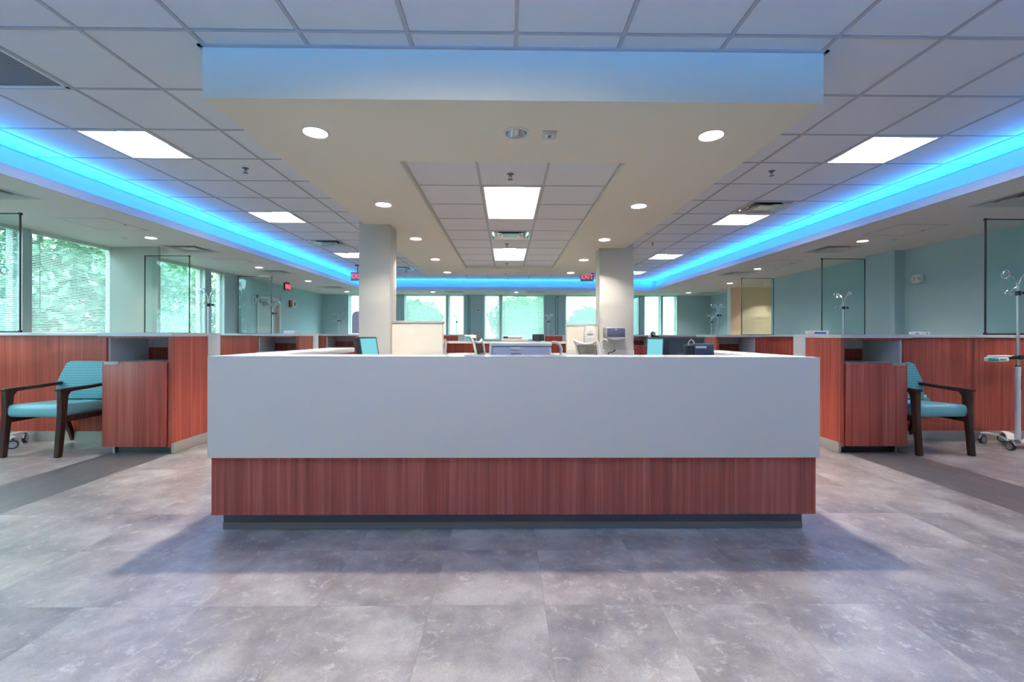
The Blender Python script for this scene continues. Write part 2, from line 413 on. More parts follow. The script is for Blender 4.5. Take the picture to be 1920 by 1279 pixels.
mb.box(RISL-.05, RISL, RISF, RISB, SOF+.03, CEIL+.15); mb.box(RISR, RISR+.05, RISF, RISB, SOF+.03, CEIL+.15)
mb.box(RISL-.05, RISR+.05, RISB+.0001, RISB+.05, SOF+.03, CEIL+.15); mb.box(RISL-.05, RISR+.05, RISF-.05, RISF-.0001, SOF+.03, CEIL+.15)
struct(mb.done('trim_3', 'cove'), 'upright back of the ceiling cove washed in blue light', 'cove')
# fixtures of the tiled ceiling
def cx(k): return CX + G*k
def cy(k): return 2.53 + G*k
troff = [(-6, 2), (5, 2), (-6, 6), (5, 6), (-6, 11), (5, 11), (-6, 15), (5, 15), (-6, -2), (5, -2), (-1, -2)]  # the middle one over the viewer is unseen, added for extra light
diff = [(-6, 9), (5, 5), (-5, 14)]
ret = [(-6, 0)]
used = set(troff+diff+ret)
BX0, BX1, BY0, BY1 = CX-1.865, CX+1.865, 2.67, 10.35      # dropped panel
sup = set()
tiles = MB(); rev = MB(); bars = MB()
kx0, kx1, ky0, ky1 = -8, 8, -3, 19
for i in range(kx0, kx1):
    for j in range(ky0, ky1):
        if (i, j) in used: continue
        a, b, c, d = max(cx(i), RISL), min(cx(i+1), RISR), max(cy(j), RISF), min(cy(j+1), RISB)
        if a >= b or c >= d: continue
        if a >= BX0 and b <= BX1 and c >= BY0 and d <= BY1: continue
        e = .014
        tiles.box(a+e, b-e, c+e, d-e, CEIL+.004, CEIL+.03)
for i in range(kx0, kx1+1):
    if RISL < cx(i) < RISR: bars.box(cx(i)-.0115, cx(i)+.0115, RISF, RISB, CEIL, CEIL+.02)
for j in range(ky0, ky1+1):
    if RISF < cy(j) < RISB: bars.box(RISL, RISR, cy(j)-.0095, cy(j)+.0095, CEIL+.001, CEIL+.02)
bars.box(RISL, RISL+.02, RISF, RISB, CEIL-.002, CEIL+.02); bars.box(RISR-.02, RISR, RISF, RISB, CEIL-.002, CEIL+.02); bars.box(RISL, RISR, RISB-.02, RISB, CEIL-.002, CEIL+.02)
bars.box(BX0-.022, BX1+.022, BY0-.022, BY0, CEIL-.004, CEIL+.02)
bars.box(BX0-.022, BX0, BY0-.022, BY1, CEIL-.004, CEIL+.02); bars.box(BX1, BX1+.022, BY0-.022, BY1, CEIL-.004, CEIL+.02)
ce = struct(tiles.done('ceiling', 'tile'), 'white square-tiled suspended ceiling inside the blue cove', 'ceiling')
bars.done('ceiling_grid', 'grid', ce)
MB().box(RISL-.1, RISR+.1, RISF-.1, RISB+.1, CEIL+.25, CEIL+.3).box(-6.6, 10.5, YF-.2, YB+.2, CEIL+.42, CEIL+.48).done('ceiling_deck', 'soffit', ce)
# dropped panel over the desk
dl_bulk = [(CX+s*1.385, y) for y in (3.11, 4.82, 6.52, 8.28, 9.97) for s in (-1, 1)]
RX0, RX1, RY0, RY1 = CX-.925, CX+.925, 3.62, 9.47
RZ = SOF+.045
mb = MB()
plate(mb, BX0, BX1, BY0, BY1, SOF, .045, [(x, y, .078) for x, y in dl_bulk]+[(.064, 3.105, .078)], [(RX0, RX1, RY0, RY1)])
bk = struct(mb.done('trim_4', 'cream'), 'cream dropped ceiling panel hanging over the reception desk', 'dropped ceiling')
mb = MB()
for a, b, c, d in [(BX0-.001, BX1+.001, BY0-.001, BY0+.02), (BX0-.001, BX1+.001, BY1-.02, BY1+.001), (BX0-.001, BX0+.02, BY0+.02, BY1-.02), (BX1-.02, BX1+.001, BY0+.02, BY1-.02)]:
    mb.box(a, b, c, d, SOF-.0005, CEIL+.1)
mb.done('fascia', 'cream', bk)
RG = .61; RYS = 3.715; RXS = CX-.915
rl = [(1, 1), (1, 6)]; rv = [(1, 4)]
rused = {(1, 1), (1, 2), (1, 6), (1, 7), (1, 4)}
tiles = MB(); bars = MB()
for i in range(3):
    for j in range(-1, 10):
        if (i, j) in rused: continue
        a, b = RXS+RG*i, RXS+RG*(i+1); c, d = max(RYS+.6175*j, RY0), min(RYS+.6175*(j+1), RY1)
        if c >= d: continue
        tiles.box(a+.012, b-.012, c+.012, d-.012, RZ+.004, RZ+.03)
for i in range(4): bars.box(RXS+RG*i-.012, RXS+RG*i+.012, RY0, RY1, RZ, RZ+.02)
for j in range(0, 10):
    y = RYS+.6175*j
    for i in range(3):
        if i == 1 and j in (2, 7): continue
        bars.box(RXS+RG*i, RXS+RG*(i+1), y-.01, y+.01, RZ+.001, RZ+.02)
bars.box(RX0-.002, RX1+.002, RY0-.002, RY0+.02, RZ, RZ+.02); bars.box(RX0-.002, RX1+.002, RY1-.03, RY1+.002, RZ, RZ+.02)
tiles.done('recess_tiles', 'tile', bk); bars.done('recess_grid', 'grid', bk)
# columns
struct(B('column', 'column', None, -1.888, -1.488, 5.69, 6.00, 0, CEIL-.001, bev=.006), 'cream square column left of the centre aisle', 'column')
struct(B('column', 'column', None, 1.497, 2.057, 7.17, 7.46, 0, CEIL-.001, bev=.006), 'wide cream column carrying the towel dispenser', 'column')
# ------------------------------------------------------------------ walls
def wall_y(mb, y0, y1, u0, u1, z0, z1, holes):        # wall plane across X
    for a, b, c, d in cells(u0, u1, z0, z1, holes): mb.box(a, b, y0, y1, c, d)
def wall_x(mb, x0, x1, u0, u1, z0, z1, holes):
    for a, b, c, d in cells(u0, u1, z0, z1, holes): mb.box(x0, x1, a, b, c, d)
SILL = .93
WL = [(-.4, 1.30), (1.40, 2.75), (2.85, 4.40), (4.50, 5.95), (6.06, 7.40), (7.70, 9.51), (9.70, 10.16)]
WB = [(-5.50, -3.96), (-3.56, -2.10), (-2.03, -1.48), (-.79, -.24), (-.18, 1.30), (2.05, 3.70), (3.78, 4.42), (4.82, 5.40), (5.47, 5.96)]
DOOR = (11.50, 12.56, 2.04)
mb = MB(); wall_x(mb, XL-.2, XL, YF-.2, YB+.2, 0, CEIL+.4, [(a, b, SILL, SOF+.02) for a, b in WL]+[(DOOR[0], DOOR[1], -.01, DOOR[2])])
struct(mb.done('wall_left', 'sage'), 'blue green left wall with a band of windows', 'wall')
mb = MB(); wall_y(mb, YB, YB+.2, XL-.2, 7.35, 0, CEIL+.4, [(a, b, SILL, SOF+.02) for a, b in WB])
struct(mb.done('wall_back', 'sage'), 'blue green far wall with windows', 'wall')
mb = MB(); mb.box(XR, XR+.16, YF-.2, 10.85, 0, CEIL+.4); mb.box(7.15, 7.35, 13.0, YB+.2, 0, CEIL+.4)
mb.box(6.34, XR, 7.19, 7.79, 0, SOF)
wr = struct(mb.done('wall_right', 'sage'), 'blue green right wall with a shallow pier', 'wall')
mb = MB(); mb.box(6.53, 10.4, 12.85, 13.0, 0, CEIL+.4); mb.box(10.4, 10.5, 10.6, 13.0, 0, CEIL+.4); mb.box(XR+.16, 10.4, 10.70, 10.84, 0, CEIL+.4)
struct(mb.done('wall_corridor', 'beige'), 'beige walls of the corridor opening off the right wall', 'wall')
struct(B('trim_5', 'whitepaint', None, 6.50, 6.535, 12.835, 13.02, 0, SOF), 'white corner guard at the corridor opening', 'corner guard')
mb = MB(); mb.box(XL-.2, XR+.2, YF-.2, YF, 0, CEIL+.4)
struct(mb.done('wall_front', 'sage'), 'blue green wall behind the viewer', 'wall')
struct(MB().prism([(-6.4, 7.24), (-6.21, 7.24), (-5.835, 7.185), (-5.585, 7.185), (-5.585, 7.235), (-5.78, 7.30), (-5.92, 7.66), (-6.4, 7.66)], 'z', 0, SOF-.001).done('column', 'column'), 'white pier between the windows on the left wall', 'column')
B('trim_6', 'sage', None, XL, XL+.10, 10.62, 11.05, 0, SOF-.001); struct(bpy.data.objects['trim_6'], 'narrow blue green pier beside the left door', 'pier')
for nm, a in (('baseboard_left', (XL, XL+.015, YF, 11.46)), ('baseboard_right', (XR-.015, XR, YF, 7.19)), ('baseboard_back', (XL, 7.15, YB-.015, YB))):
    struct(B(nm, 'silver', None, *a, 0, .1), 'grey baseboard along the '+nm.split('_')[1]+' wall', 'baseboard')
# windows and blinds
wn = 0
def window(side, a, b, label, blabel, open_=0.0):
    global wn; wn += 1
    z0, z1 = SILL, SOF+.015
    def P(u0, u1, d0, d1, c, d):       # u along the wall, d inward depth from the outer face
        if side == 'L': return (XL-.17+d0, XL-.17+d1, u0, u1, c, d)
        return (u0, u1, YB+.17-d1, YB+.17-d0, c, d)
    f = MB(); w = .045
    f.box(*P(a, a+w, 0, .09, z0, z1)); f.box(*P(b-w, b, 0, .09, z0, z1)); f.box(*P(a+w, b-w, 0, .09, z0, z0+.05)); f.box(*P(a+w, b-w, 0, .09, z1-.03, z1))
    # lining and sill board
    f.box(*P(a-.004, a+.006, .0, .172, z0, z1)); f.box(*P(b-.006, b+.004, .0, .172, z0, z1)); f.box(*P(a-.01, b+.01, .0, .19, z0-.02, z0+.006))
    fo = struct(f.done('window_%d' % wn, 'frame'), label, 'window')
    B('pane', 'glass', fo, *P(a+w, b-w, .04, .046, z0+.05, z1-.03))
    bl = thing('window_blind', blabel, 'blind', (XL-.03, (a+b)/2, 0) if side == 'L' else ((a+b)/2, YB+.03, 0), group='blinds on the %s windows' % ('left' if side == 'L' else 'far'))
    hw = (b-a)/2-.03
    def Q(u0, u1, d0, d1, c, d): return (d0, d1, u0, u1, c, d) if side == 'L' else (u0, u1, -d1, -d0, c, d)
    B('headrail', 'slat', bl, *Q(-hw, hw, -.03, .012, SOF-.05, SOF-.004))
    zb = z0+.03
    s = MB(); pitch = .0235; z = SOF-.065; tilt = math.radians(30 if side == 'L' else 50); wd = .0125
    while z > zb+.02:
        c, q = wd*math.cos(tilt), wd*math.sin(tilt)
        # room edge of the slat hangs lower
        pr = [(-c, z+q-.0008), (c, z-q-.0008), (c, z-q+.0008), (-c, z+q+.0008)]
        if side == 'L': s.prism(pr, 'y', -hw, hw)
        else: s.prism([(-x, y) for x, y in pr], 'x', -hw, hw)
        z -= pitch
    s.done('slats', 'slat', bl)
    B('bottom_rail', 'slat', bl, *Q(-hw, hw, -.014, .014, zb-.012, zb+.006))
    for u in ((-hw*.7, hw*.7) if hw < .4 else (-hw*.8, 0, hw*.8)):
        cd = MB(); cd.cyl((.014, u, zb) if side == 'L' else (u, -.014, zb), (.014, u, SOF-.05) if side == 'L' else (u, -.014, SOF-.05), .0016, n=6); cd.done('cord', 'slat', bl)
    u = -hw+.08
    MB().cyl((.03, u, 1.35) if side == 'L' else (u, -.03, 1.35), (.025, u, SOF-.03) if side == 'L' else (u, -.025, SOF-.03), .004, n=8).done('wand', 'white', bl)
lw = ['sixth window ahead of the left pier, nearest the viewer', 'fifth window ahead of the left pier', 'fourth window ahead of the left pier', 'window seen through the left glass screen', 'large tree-lit window beside the white left pier', 'wide window beyond the white left pier', 'narrow window at the far end of the left band']
lb = ['white slatted blind nearest the viewer on the left wall', 'white slatted blind second along the left wall', 'white slatted blind third along the left wall', 'white slatted blind seen through the nearest left glass screen', 'white slatted blind with trees behind it beside the white left pier', 'white slatted blind just beyond the white left pier', 'narrow white slatted blind at the far end of the left window band']
for (a, b), l1, l2 in zip(WL, lw, lb): window('L', a, b, l1, l2)
bw = ['leftmost far window, partly behind the left column', 'wide far window above the left beige half wall', 'narrow far window right of the beige half wall', 'narrow far window left of the middle', 'wide middle far window behind the desk phone', 'bright far window above the right beige half wall', 'far window hidden behind the wide column', 'narrow far window just right of the wide column', 'rightmost narrow far window']
for (a, b), l1 in zip(WB, bw): window('B', a, b, l1, 'white slatted blind on the ' + l1)
# door in the left wall
y0, y1, dz = DOOR
d = MB(); d.box(XL-.2, XL+.03, y0-.06, y0+.01, 0, dz+.06); d.box(XL-.2, XL+.03, y1-.01, y1+.06, 0, dz+.06); d.box(XL-.2, XL+.03, y0-.06, y1+.06, dz-.01, dz+.06)
do = struct(d.done('door_1', 'whitepaint'), 'pale door with white frame in the left wall', 'door')
B('door_leaf', 'doorskin', do, XL-.12, XL-.07, y0+.01, y1-.01, .01, dz-.01)
B('door_closer', 'grey', do, XL-.07, XL-.005, y0+.12, y0+.45, dz-.10, dz-.05, bev=.01)
MB().cyl((XL-.07, y1-.08, 1.0), (XL-.01, y1-.08, 1.0), .012).box(XL-.025, XL-.005, y1-.2, y1-.07, .99, 1.01, bev=.004).done('door_handle', 'steel', do)
t = thing('door_sign', 'small grey sign box hanging on the left door', 'sign', (XL-.07, 12.0, 1.91)); B('plate', 'whitepaint', t, 0, .04, -.12, .12, -.06, .06, bev=.006); B('sign_face', 'grey', t, .04, .043, -.09, .09, -.04, .04)
# outdoors
struct(MB().box(-60, 60, -30, 80, -.6, -.5).done('ground', 'lawn'), 'lawn outside the windows', 'ground')
def tree(loc, h, r, label, seed):
    random.seed(seed)
    t = thing('tree', label, 'tree', loc, 0, 'trees outside the windows')
    MB().tube([(0,0,-.5),(.05,0,h*.25),(-.05,.05,h*.5),(0,0,h*.75)], [r*.09, r*.07, r*.05, r*.02], 8).done('trunk', 'bark', t)
    mb = MB(); V = []; F = []
    for _ in range(46):
        a = random.uniform(0, 2*PI); q = r*math.sqrt(random.uniform(.02, 1)); z = h*.10 + h*.88*random.random()
        f = max(.25, 1-abs((z/h-.5))*1.2); c = Vector((q*math.cos(a)*f, q*math.sin(a)*f, z)); cr = r*random.uniform(.22, .40)
        for _ in range(150):
            d = Vector((random.gauss(0, 1), random.gauss(0, 1), random.gauss(0, 1))).normalized()
            p = c + d*cr*random.uniform(.55, 1.05); u = (d.orthogonal().normalized()*random.uniform(-1, 1) + d.cross(d.orthogonal()).normalized()*random.uniform(-1, 1) + d*random.uniform(-.7, .7)).normalized()
            w = u.cross(Vector((random.gauss(0, 1), random.gauss(0, 1), random.gauss(0, 1)))).normalized(); l = random.uniform(.09, .19)*(1 if h > 5 else 1.3)
            n = len(V); V += [p-u*l, p+w*l*.55, p+u*l, p-w*l*.55]; F.append((n, n+1, n+2, n+3))
    mb._add(V, F)
    mb.done('foliage', 'leaf', t, ang=180)
for k, (x, y, h, r) in enumerate([(-12.5, 6.0, 6, 2.3), (-12, 11.0, 5.5, 2.2), (-11.5, 1.2, 6, 2.0), (-14, 16.5, 6, 2.4), (-17.5, 9.5, 9, 2.8), (-16, 22, 6, 2.4)]):
    tree((x, y, 0), h, r, ['leafy green tree outside the large left window', 'leafy tree outside the left pier', 'leafy tree outside the nearest left window', 'taller tree beyond the left pier', 'tallest tree standing behind the others on the left', 'farthest tree outside the left windows'][k], 20+k)
for k, (x, y, h, r) in enumerate([(-7, 32, 3.2, 2.4), (1.0, 36, 3.6, 2.6), (6.2, 34, 2.6, 2.8), (3.6, 40, 4.6, 1.8)]):
    tree((x, y, 0), h, r, ['broad tree outside the left far windows', 'low tree outside the middle far window', 'low bushy tree under the bright sky in the right far window', 'tall thin tree outside the far windows'][k], 40+k)
random.seed(11)

# ------------------------------------------------------------------ ceiling fixtures
def troffer(lx, ly, label, loc, group):
    t = thing('ceiling_light', label, 'ceiling light', loc, 0, group)
    a, b = lx/2-.012, ly/2-.012; h = .085; w = .016
    f = MB()
    for q in [(-a, a, -b, -b+w), (-a, a, b-w, b), (-a, -a+w, -b, b), (a-w, a, -b, b)]: f.box(*q, -.002, .02)
    f.done('frame', 'whitepaint', t)
    r = MB(); n = 10; c = .11
    for s in (-1, 1):       # curved wings either side of the lens
        pts = []
        for i in range(n+1):
            u = i/n; x = s*(a-w+(c-a+w)*u); z = .006+h*math.sin(u*PI/2); pts.append((x, z))
        for i in range(n):
            (x0, z0), (x1, z1) = pts[i], pts[i+1]
            r.quad((x0, -b+w, z0), (x1, -b+w, z1), (x1, b-w, z1), (x0, b-w, z0))
    for s in (-1, 1):       # sloping end plates
        for xs in (-1, 1):
            for i in range(n):
                u0, u1 = i/n, (i+1)/n
                xa, xb = xs*(a-w+(c-a+w)*u0), xs*(a-w+(c-a+w)*u1); za, zb = .006+h*math.sin(u0*PI/2), .006+h*math.sin(u1*PI/2)
                ya, yb = s*(b-w), s*(b-w-.10)
                r.quad((xa, ya, .004), (xb, ya, .004), (xb, yb+(ya-yb)*(1-zb/(h+.006)), zb), (xa, yb+(ya-yb)*(1-za/(h+.006)), za))
        r.quad((-c, s*(b-w), .004), (c, s*(b-w), .004), (c, s*(b-w-.10), h+.006), (-c, s*(b-w-.10), h+.006))
    r.box(-a, a, -b, b, h+.03, h+.045)
    r.done('reflector', 'reflector', t, ang=60)
    l = MB(); m = 10; pr = [(c*math.cos(PI*i/m), h+.004-.034*math.sin(PI*i/m)) for i in range(m+1)]
    l.prism(pr, 'y', -b+w+.06, b-w-.06)
    l.done('lens', 'lens', t, ang=60)
    return t
lefts = {2: 'nearest in view', 6: 'second', 11: 'third', 15: 'fourth', -2: 'one over the viewer'}
first = None
for (i, j) in troff:
    side = {-6: 'left', 5: 'right', -1: 'middle'}[i]
    lab = 'bright square troffer light by the %s cove, %s from the front' % (side, {2: 'first in view', 6: 'second', 11: 'third', 15: 'fourth', -2: 'over the viewer, zeroth'}[j])
    if i == -1: lab = 'added unseen square troffer light in the ceiling above the viewer'
    p = (cx(i)+G/2, cy(j)+G/2, CEIL)
    first = troffer(G, G, lab, p, 'square troffer lights beside the coves') if first is None else first
    if first and first['label'] != lab: dup(first, p, 0, lab)
f2 = troffer(RG, .6175*2, 'long troffer light at the near end of the tiled recess over the desk', (CX, RYS+.6175*2, RZ), 'long troffer lights in the recess')
dup(f2, (CX, RYS+.6175*7, RZ), 0, 'long troffer light at the far end of the tiled recess over the desk')
def downlight(R, lit, label, loc, group):
    t = thing('downlight', label, 'recessed light', loc, 0, group)
    MB().lathe([(R+.002, .001), (R+.016, .001), (R+.016, -.004), (R+.002, -.006), (R-.004, .001)], n=32, close=True).done('trim_ring', 'whitepaint', t)
    co = MB().lathe([(R-.002, 0), (R-.012, .04), (R-.026, .085)], n=32, close=False).done('reflector_cone', 'mirror' if not lit else 'reflector', t, ang=60)
    # the cone stays open below and above: only its side wall is kept
    c = co.data; bm = bmesh.new(); bm.from_mesh(c); bmesh.ops.delete(bm, geom=[f for f in bm.faces if len(f.verts) > 6], context='FACES'); bm.to_mesh(c); bm.free()
    MB().lathe([(R-.026, .084), (.0001, .084)] if lit else [(R-.026, .086), (R*.4, .088), (.0001, .06)], n=32).done('lamp', 'lamp' if lit else 'mirror', t)
    return t
p0 = None
for k, (x, y) in enumerate(dl_bulk):
    side = 'left' if x < 0 else 'right'
    lab = 'lit downlight, %s from the front in the %s row of the dropped panel' % (ORD[k//2], side)
    if p0 is None: p0 = downlight(.078, True, lab, (x, y, SOF), 'round downlights in the cream dropped panel')
    else: dup(p0, (x, y, SOF), 0, lab)
downlight(.078, False, 'unlit round downlight with mirrored cone at the front of the dropped panel', (.064, 3.105, SOF), None)
names = {(-5.20, 6.55): 'above the white left pier', (-5.20, 9.38): 'second along the left soffit', (-5.20, 11.70): 'near the exit sign on the left soffit', (-5.20, 14.52): 'in the far left corner', (5.27, 6.52): 'nearest on the right soffit', (5.27, 9.28): 'second along the right soffit', (5.97, 11.81): 'before the corridor opening on the right', (5.95, 14.49): 'in the far right corner', (-2.39, 14.44): 'over the far window left of the middle', (.31, 14.51): 'over the middle far window', (3.1, 14.47): 'over the window behind the wide column', (-5.2, 3.7): 'over the left armchair', (5.27, 3.7): 'over the right armchair', (-3.1, -.45): 'behind the viewer, left', (.05, -.45): 'straight over the viewer', (3.2, -.45): 'behind the viewer on the right', (-5.2, .4): 'in the near left corner', (5.27, .4): 'in the near right corner', (-1.55, -.45): 'added unseen just left of the viewer', (1.65, -.45): 'added unseen just right of the viewer', (-1.5, -.98): 'added left of the viewer, by the rear wall', (1.6, -.98): 'added right of the viewer, by the rear wall'}
names[(7.4, 12.2)] = 'added just inside the beige corridor'; names[(8.9, 12.2)] = 'added deeper inside the beige corridor'  # corridor lamps added to brighten its beige wall, no source seen there
p1 = None
for (x, y) in dl_sof+[(7.4, 12.2), (8.9, 12.2)]:
    lab = 'small round downlight in the edge soffit, ' + names[(x, y)]
    if p1 is None: p1 = downlight(.068, True, lab, (x, y, SOF), 'small round downlights in the edge soffit')
    else: dup(p1, (x, y, SOF), 0, lab)
def diffuser(half, label, loc, mat, group, flange=True):
    t = thing('air_vent', label, 'air vent', loc, 0, group)
    h = half
    def ring(mb, a0, z0, a1, z1, th=.002):
        q = [(-1,-1),(1,-1),(1,1),(-1,1)]
        for i in range(4):
            (p, r), (s, u) = q[i], q[(i+1)%4]
            mb.quad((p*a0, r*a0, z0), (s*a0, u*a0, z0), (s*a1, u*a1, z1), (p*a1, r*a1, z1))
            mb.quad((p*a0, r*a0, z0+th), (s*a0, u*a0, z0+th), (s*a1, u*a1, z1+th), (p*a1, r*a1, z1+th))
    f = MB(); ring(f, h+(.016 if flange else -.002), -.004, h-.03, -.004); ring(f, h+(.016 if flange else -.002), -.004, h+(.016 if flange else -.002), .001); ring(f, h-.03, -.004, h-.05, .03); f.done('frame', mat, t)
    for a, b in ((h*.80, h*.62), (h*.58, h*.42)):
        v = MB(); ring(v, a, -.002, b, .045); ring(v, a+.004, -.004, a, -.002); v.done('vane', mat, t)
    B('core', mat, t, -h*.36, h*.36, -h*.36, h*.36, -.002, .004)
    B('throat', 'ventdark', t, -h+.01, h-.01, -h+.01, h-.01, .075, .085)
    return t
vn = ['at the left edge of view', 'beyond the white left pier', 'by the narrow left window', 'in the far left corner', 'at the right edge of view', 'over the middle right glass screen', 'over the farthest right glass screen', 'in the far right corner', 'over the far windows on the left', 'over the middle far window']
p = None
for k, (x, y) in enumerate(vt_sof):
    lab = 'white square vent in the edge soffit ' + vn[k]
    if p is None: p = diffuser(V2, lab, (x, y, SOF), 'vent', 'square air vents in the edge soffit')
    else: dup(p, (x, y, SOF), 0, lab)
p = None
for (i, j), lab in zip(diff, ['square metal air vent in the tiles by the left cove', 'shiny square air vent in the tiles by the right cove', 'square metal air vent in the far left tiles behind the column']):
    q = (cx(i)+G/2, cy(j)+G/2, CEIL+.003)
    if p is None: p = diffuser(G/2-.012, lab, q, 'alu', 'square air vents in the ceiling tiles', False)
    else: dup(p, q, 0, lab)
diffuser(RG/2-.012, 'shiny square air vent between the two long recess lights', (CX, RYS+.6175*4.5, RZ+.003), 'alu', None, False)
q = (cx(-6)+G/2, cy(0)+G/2, CEIL)
t = thing('return_grille', 'dark perforated square return air grille at the upper left', 'air vent', q)
f = MB(); h = G/2-.012
for a in [(-h, h, -h, -h+.022), (-h, h, h-.022, h), (-h, -h+.022, -h, h), (h-.022, h, -h, h)]: f.box(*a, -.003, .015)
f.done('frame', 'whitepaint', t); B('perforated_panel', 'perf', t, -h+.02, h-.02, -h+.02, h-.02, .004, .01)
def panel(x0, x1, y0, y1, label, mat='whitepaint'):
    t = thing('ceiling_access_panel', label, 'access panel', ((x0+x1)/2, (y0+y1)/2, SOF), 0, 'access panels in the edge soffit')
    a, b = (x1-x0)/2, (y1-y0)/2; f = MB(); w = .02
    for q in [(-a, a, -b, -b+w), (-a, a, b-w, b), (-a, -a+w, -b, b), (a-w, a, -b, b)]: f.box(*q, -.005, .002)
    f.done('frame', mat, t); B('panel', 'soffit', t, -a+w+.003, a-w-.003, -b+w+.003, b-w-.003, -.003, .002)
    B('latch', 'grey', t, a-.06, a-.03, -.02, .02, -.006, -.001)
for a, lab in [((-5.47, -4.86, 5.45, 6.09), 'nearest the window on the left'), ((-5.49, -4.90, 8.30, 8.98), 'second on the left, past the pier'), ((4.95, 5.57, 5.53, 6.14), 'nearest on the right'), ((4.95, 5.55, 8.20, 8.84), 'second on the right'), ((-3.43, -2.78, 14.25, 14.86), 'over the left far windows'), ((-.62, .03, 14.22, 14.88), 'over the middle of the far windows'), ((2.0, 2.64, 14.12, 14.80), 'over the bright far window'), ((4.86, 5.48, 14.18, 14.85), 'right of the wide column over the far windows'), ((-5.45, -4.85, 13.95, 14.3), 'in the far left corner')]:
    panel(*a, 'flat access panel in the edge soffit ' + lab)
def sprinkler(label, loc):
    t = thing('ceiling_sprinkler', label, 'sprinkler', loc, 0, 'ceiling sprinklers')
    MB().lathe([(.032, .004), (.032, -.002), (.02, -.006), (.012, -.006)], n=20).done('escutcheon', 'darkmetal', t)
    MB().cyl((0,0,0), (0,0,-.022), .009, n=12).tube([(-.012,0,-.02), (-.014,0,-.034), (0,0,-.048)], .003, 6).tube([(.012,0,-.02), (.014,0,-.034), (0,0,-.048)], .003, 6).done('frame_arms', 'darkmetal', t)
    m = MB().cyl((0,0,-.048), (0,0,-.051), .014, n=16)
    for i in range(10):
        a = 2*PI*i/10; m.box(.012, .024, -.003, .003, -.051, -.048).done if False else None
        c, s = math.cos(a), math.sin(a); m.cyl((.01*c, .01*s, -.0495), (.024*c, .024*s, -.0495), .0022, n=5)
    m.done('deflector', 'darkmetal', t)
    return t
p = sprinkler('small sprinkler head in the tiles left of the dropped panel', (-2.70, 4.62, CEIL+.003))
for loc, lab in [((2.76, 4.60, CEIL+.003), 'small sprinkler head in the tiles right of the dropped panel'), ((2.70, 8.2, CEIL+.003), 'small sprinkler head in the tiles beside the wide column'), ((-2.70, 11.96, CEIL+.003), 'small sprinkler head in the far left tiles'), ((.03, 4.02, RZ+.002), 'sprinkler head at the near end of the recess'), ((.0, 7.10, RZ+.002), 'sprinkler head between the recess vent and the far recess light'), ((.0, 8.97, RZ+.002), 'sprinkler head at the far end of the recess')]:
    dup(p, loc, 0, lab)
p = None
for (x, y), lab in zip([(-5.58, 6.56), (-5.58, 9.35), (-5.50, 11.6), (5.65, 6.42), (5.70, 9.32), (5.65, 11.3)], ['nearest on the left', 'second on the left', 'third on the left', 'nearest on the right', 'second on the right', 'third on the right']):
    lab = 'flat round sprinkler cover in the edge soffit, ' + lab
    if p is None:
        p = MB().lathe([(.04, .0), (.04, -.004), (.034, -.007), (.0001, -.008)], n=24).done('ceiling_sprinkler_cover', 'vent', None, (x, y, SOF)); tag(p, lab, 'sprinkler cover', 'flat sprinkler covers')
    else: dup(p, (x, y, SOF), None, lab)
t = thing('ceiling_strobe', 'small square alarm strobe with red marks beside the unlit downlight', 'alarm', (.296, 3.115, SOF))
MB().box(-.05, .05, -.06, .06, -.012, .0, bev=.004).done('base', 'offwhite', t); B('lens', 'strobe', t, -.034, .034, -.045, .04, -.022, -.011, bev=.006)
B('red_mark', 'red', t, -.012, .010, -.012, .004, -.0235, -.0215); B('red_mark', 'red', t, -.012, .014, -.036, -.02, -.0235, -.0215)
p = thing('ceiling_sensor', 'small round sensor near the far edge of the dropped panel', 'sensor', (-.03, 9.97, SOF)); MB().lathe([(.055, .001), (.055, -.008), (.03, -.03), (.0001, -.034)], n=20).done('body', 'white', p); MB().lathe([(.03, -.028), (.018, -.038), (.0001, -.04)], n=16).done('lens', 'charcoal', p)
p = thing('ceiling_sensor', 'tiny flat white plate right of the far ceiling sensor', 'sensor', (.26, 9.97, SOF)); B('plate', 'white', p, -.05, .05, -.03, .03, -.01, .001, bev=.004)
# exit signs
def exit_sign(label, loc, rz, stem):
    t = thing('exit_sign', label, 'exit sign', loc, rz, 'red exit signs')
    B('housing', 'charcoal', t, -.16, .16, -.022, .022, -.20, 0, bev=.006)
    B('face_plate', 'grey', t, -.15, .15, -.026, -.021, -.19, -.01)
    text('EXIT', .155, t, (0, -.028, -.1), (PI/2, 0, 0), 'exitred', ext=.002, sx=.92)
    B('canopy', 'charcoal', t, -.06, .06, -.03, .03, stem-.02, stem)
    if stem > .03: MB().cyl((0,0,0), (0,0,stem), .01).done('stem', 'charcoal', t)
    return t
e = exit_sign('red exit sign hung from the soffit above the left door', (-5.92, 12.05, SOF-.02), PI/2, .02)
for ch in e.children: pass
exit_sign('red exit sign left of the wide column', (1.98, 10.95, 2.63), 0, CEIL-2.63+.004)
exit_sign('red exit sign half hidden behind the left column', (-3.66, 10.95, 2.62), 0, CEIL-2.62+.004)
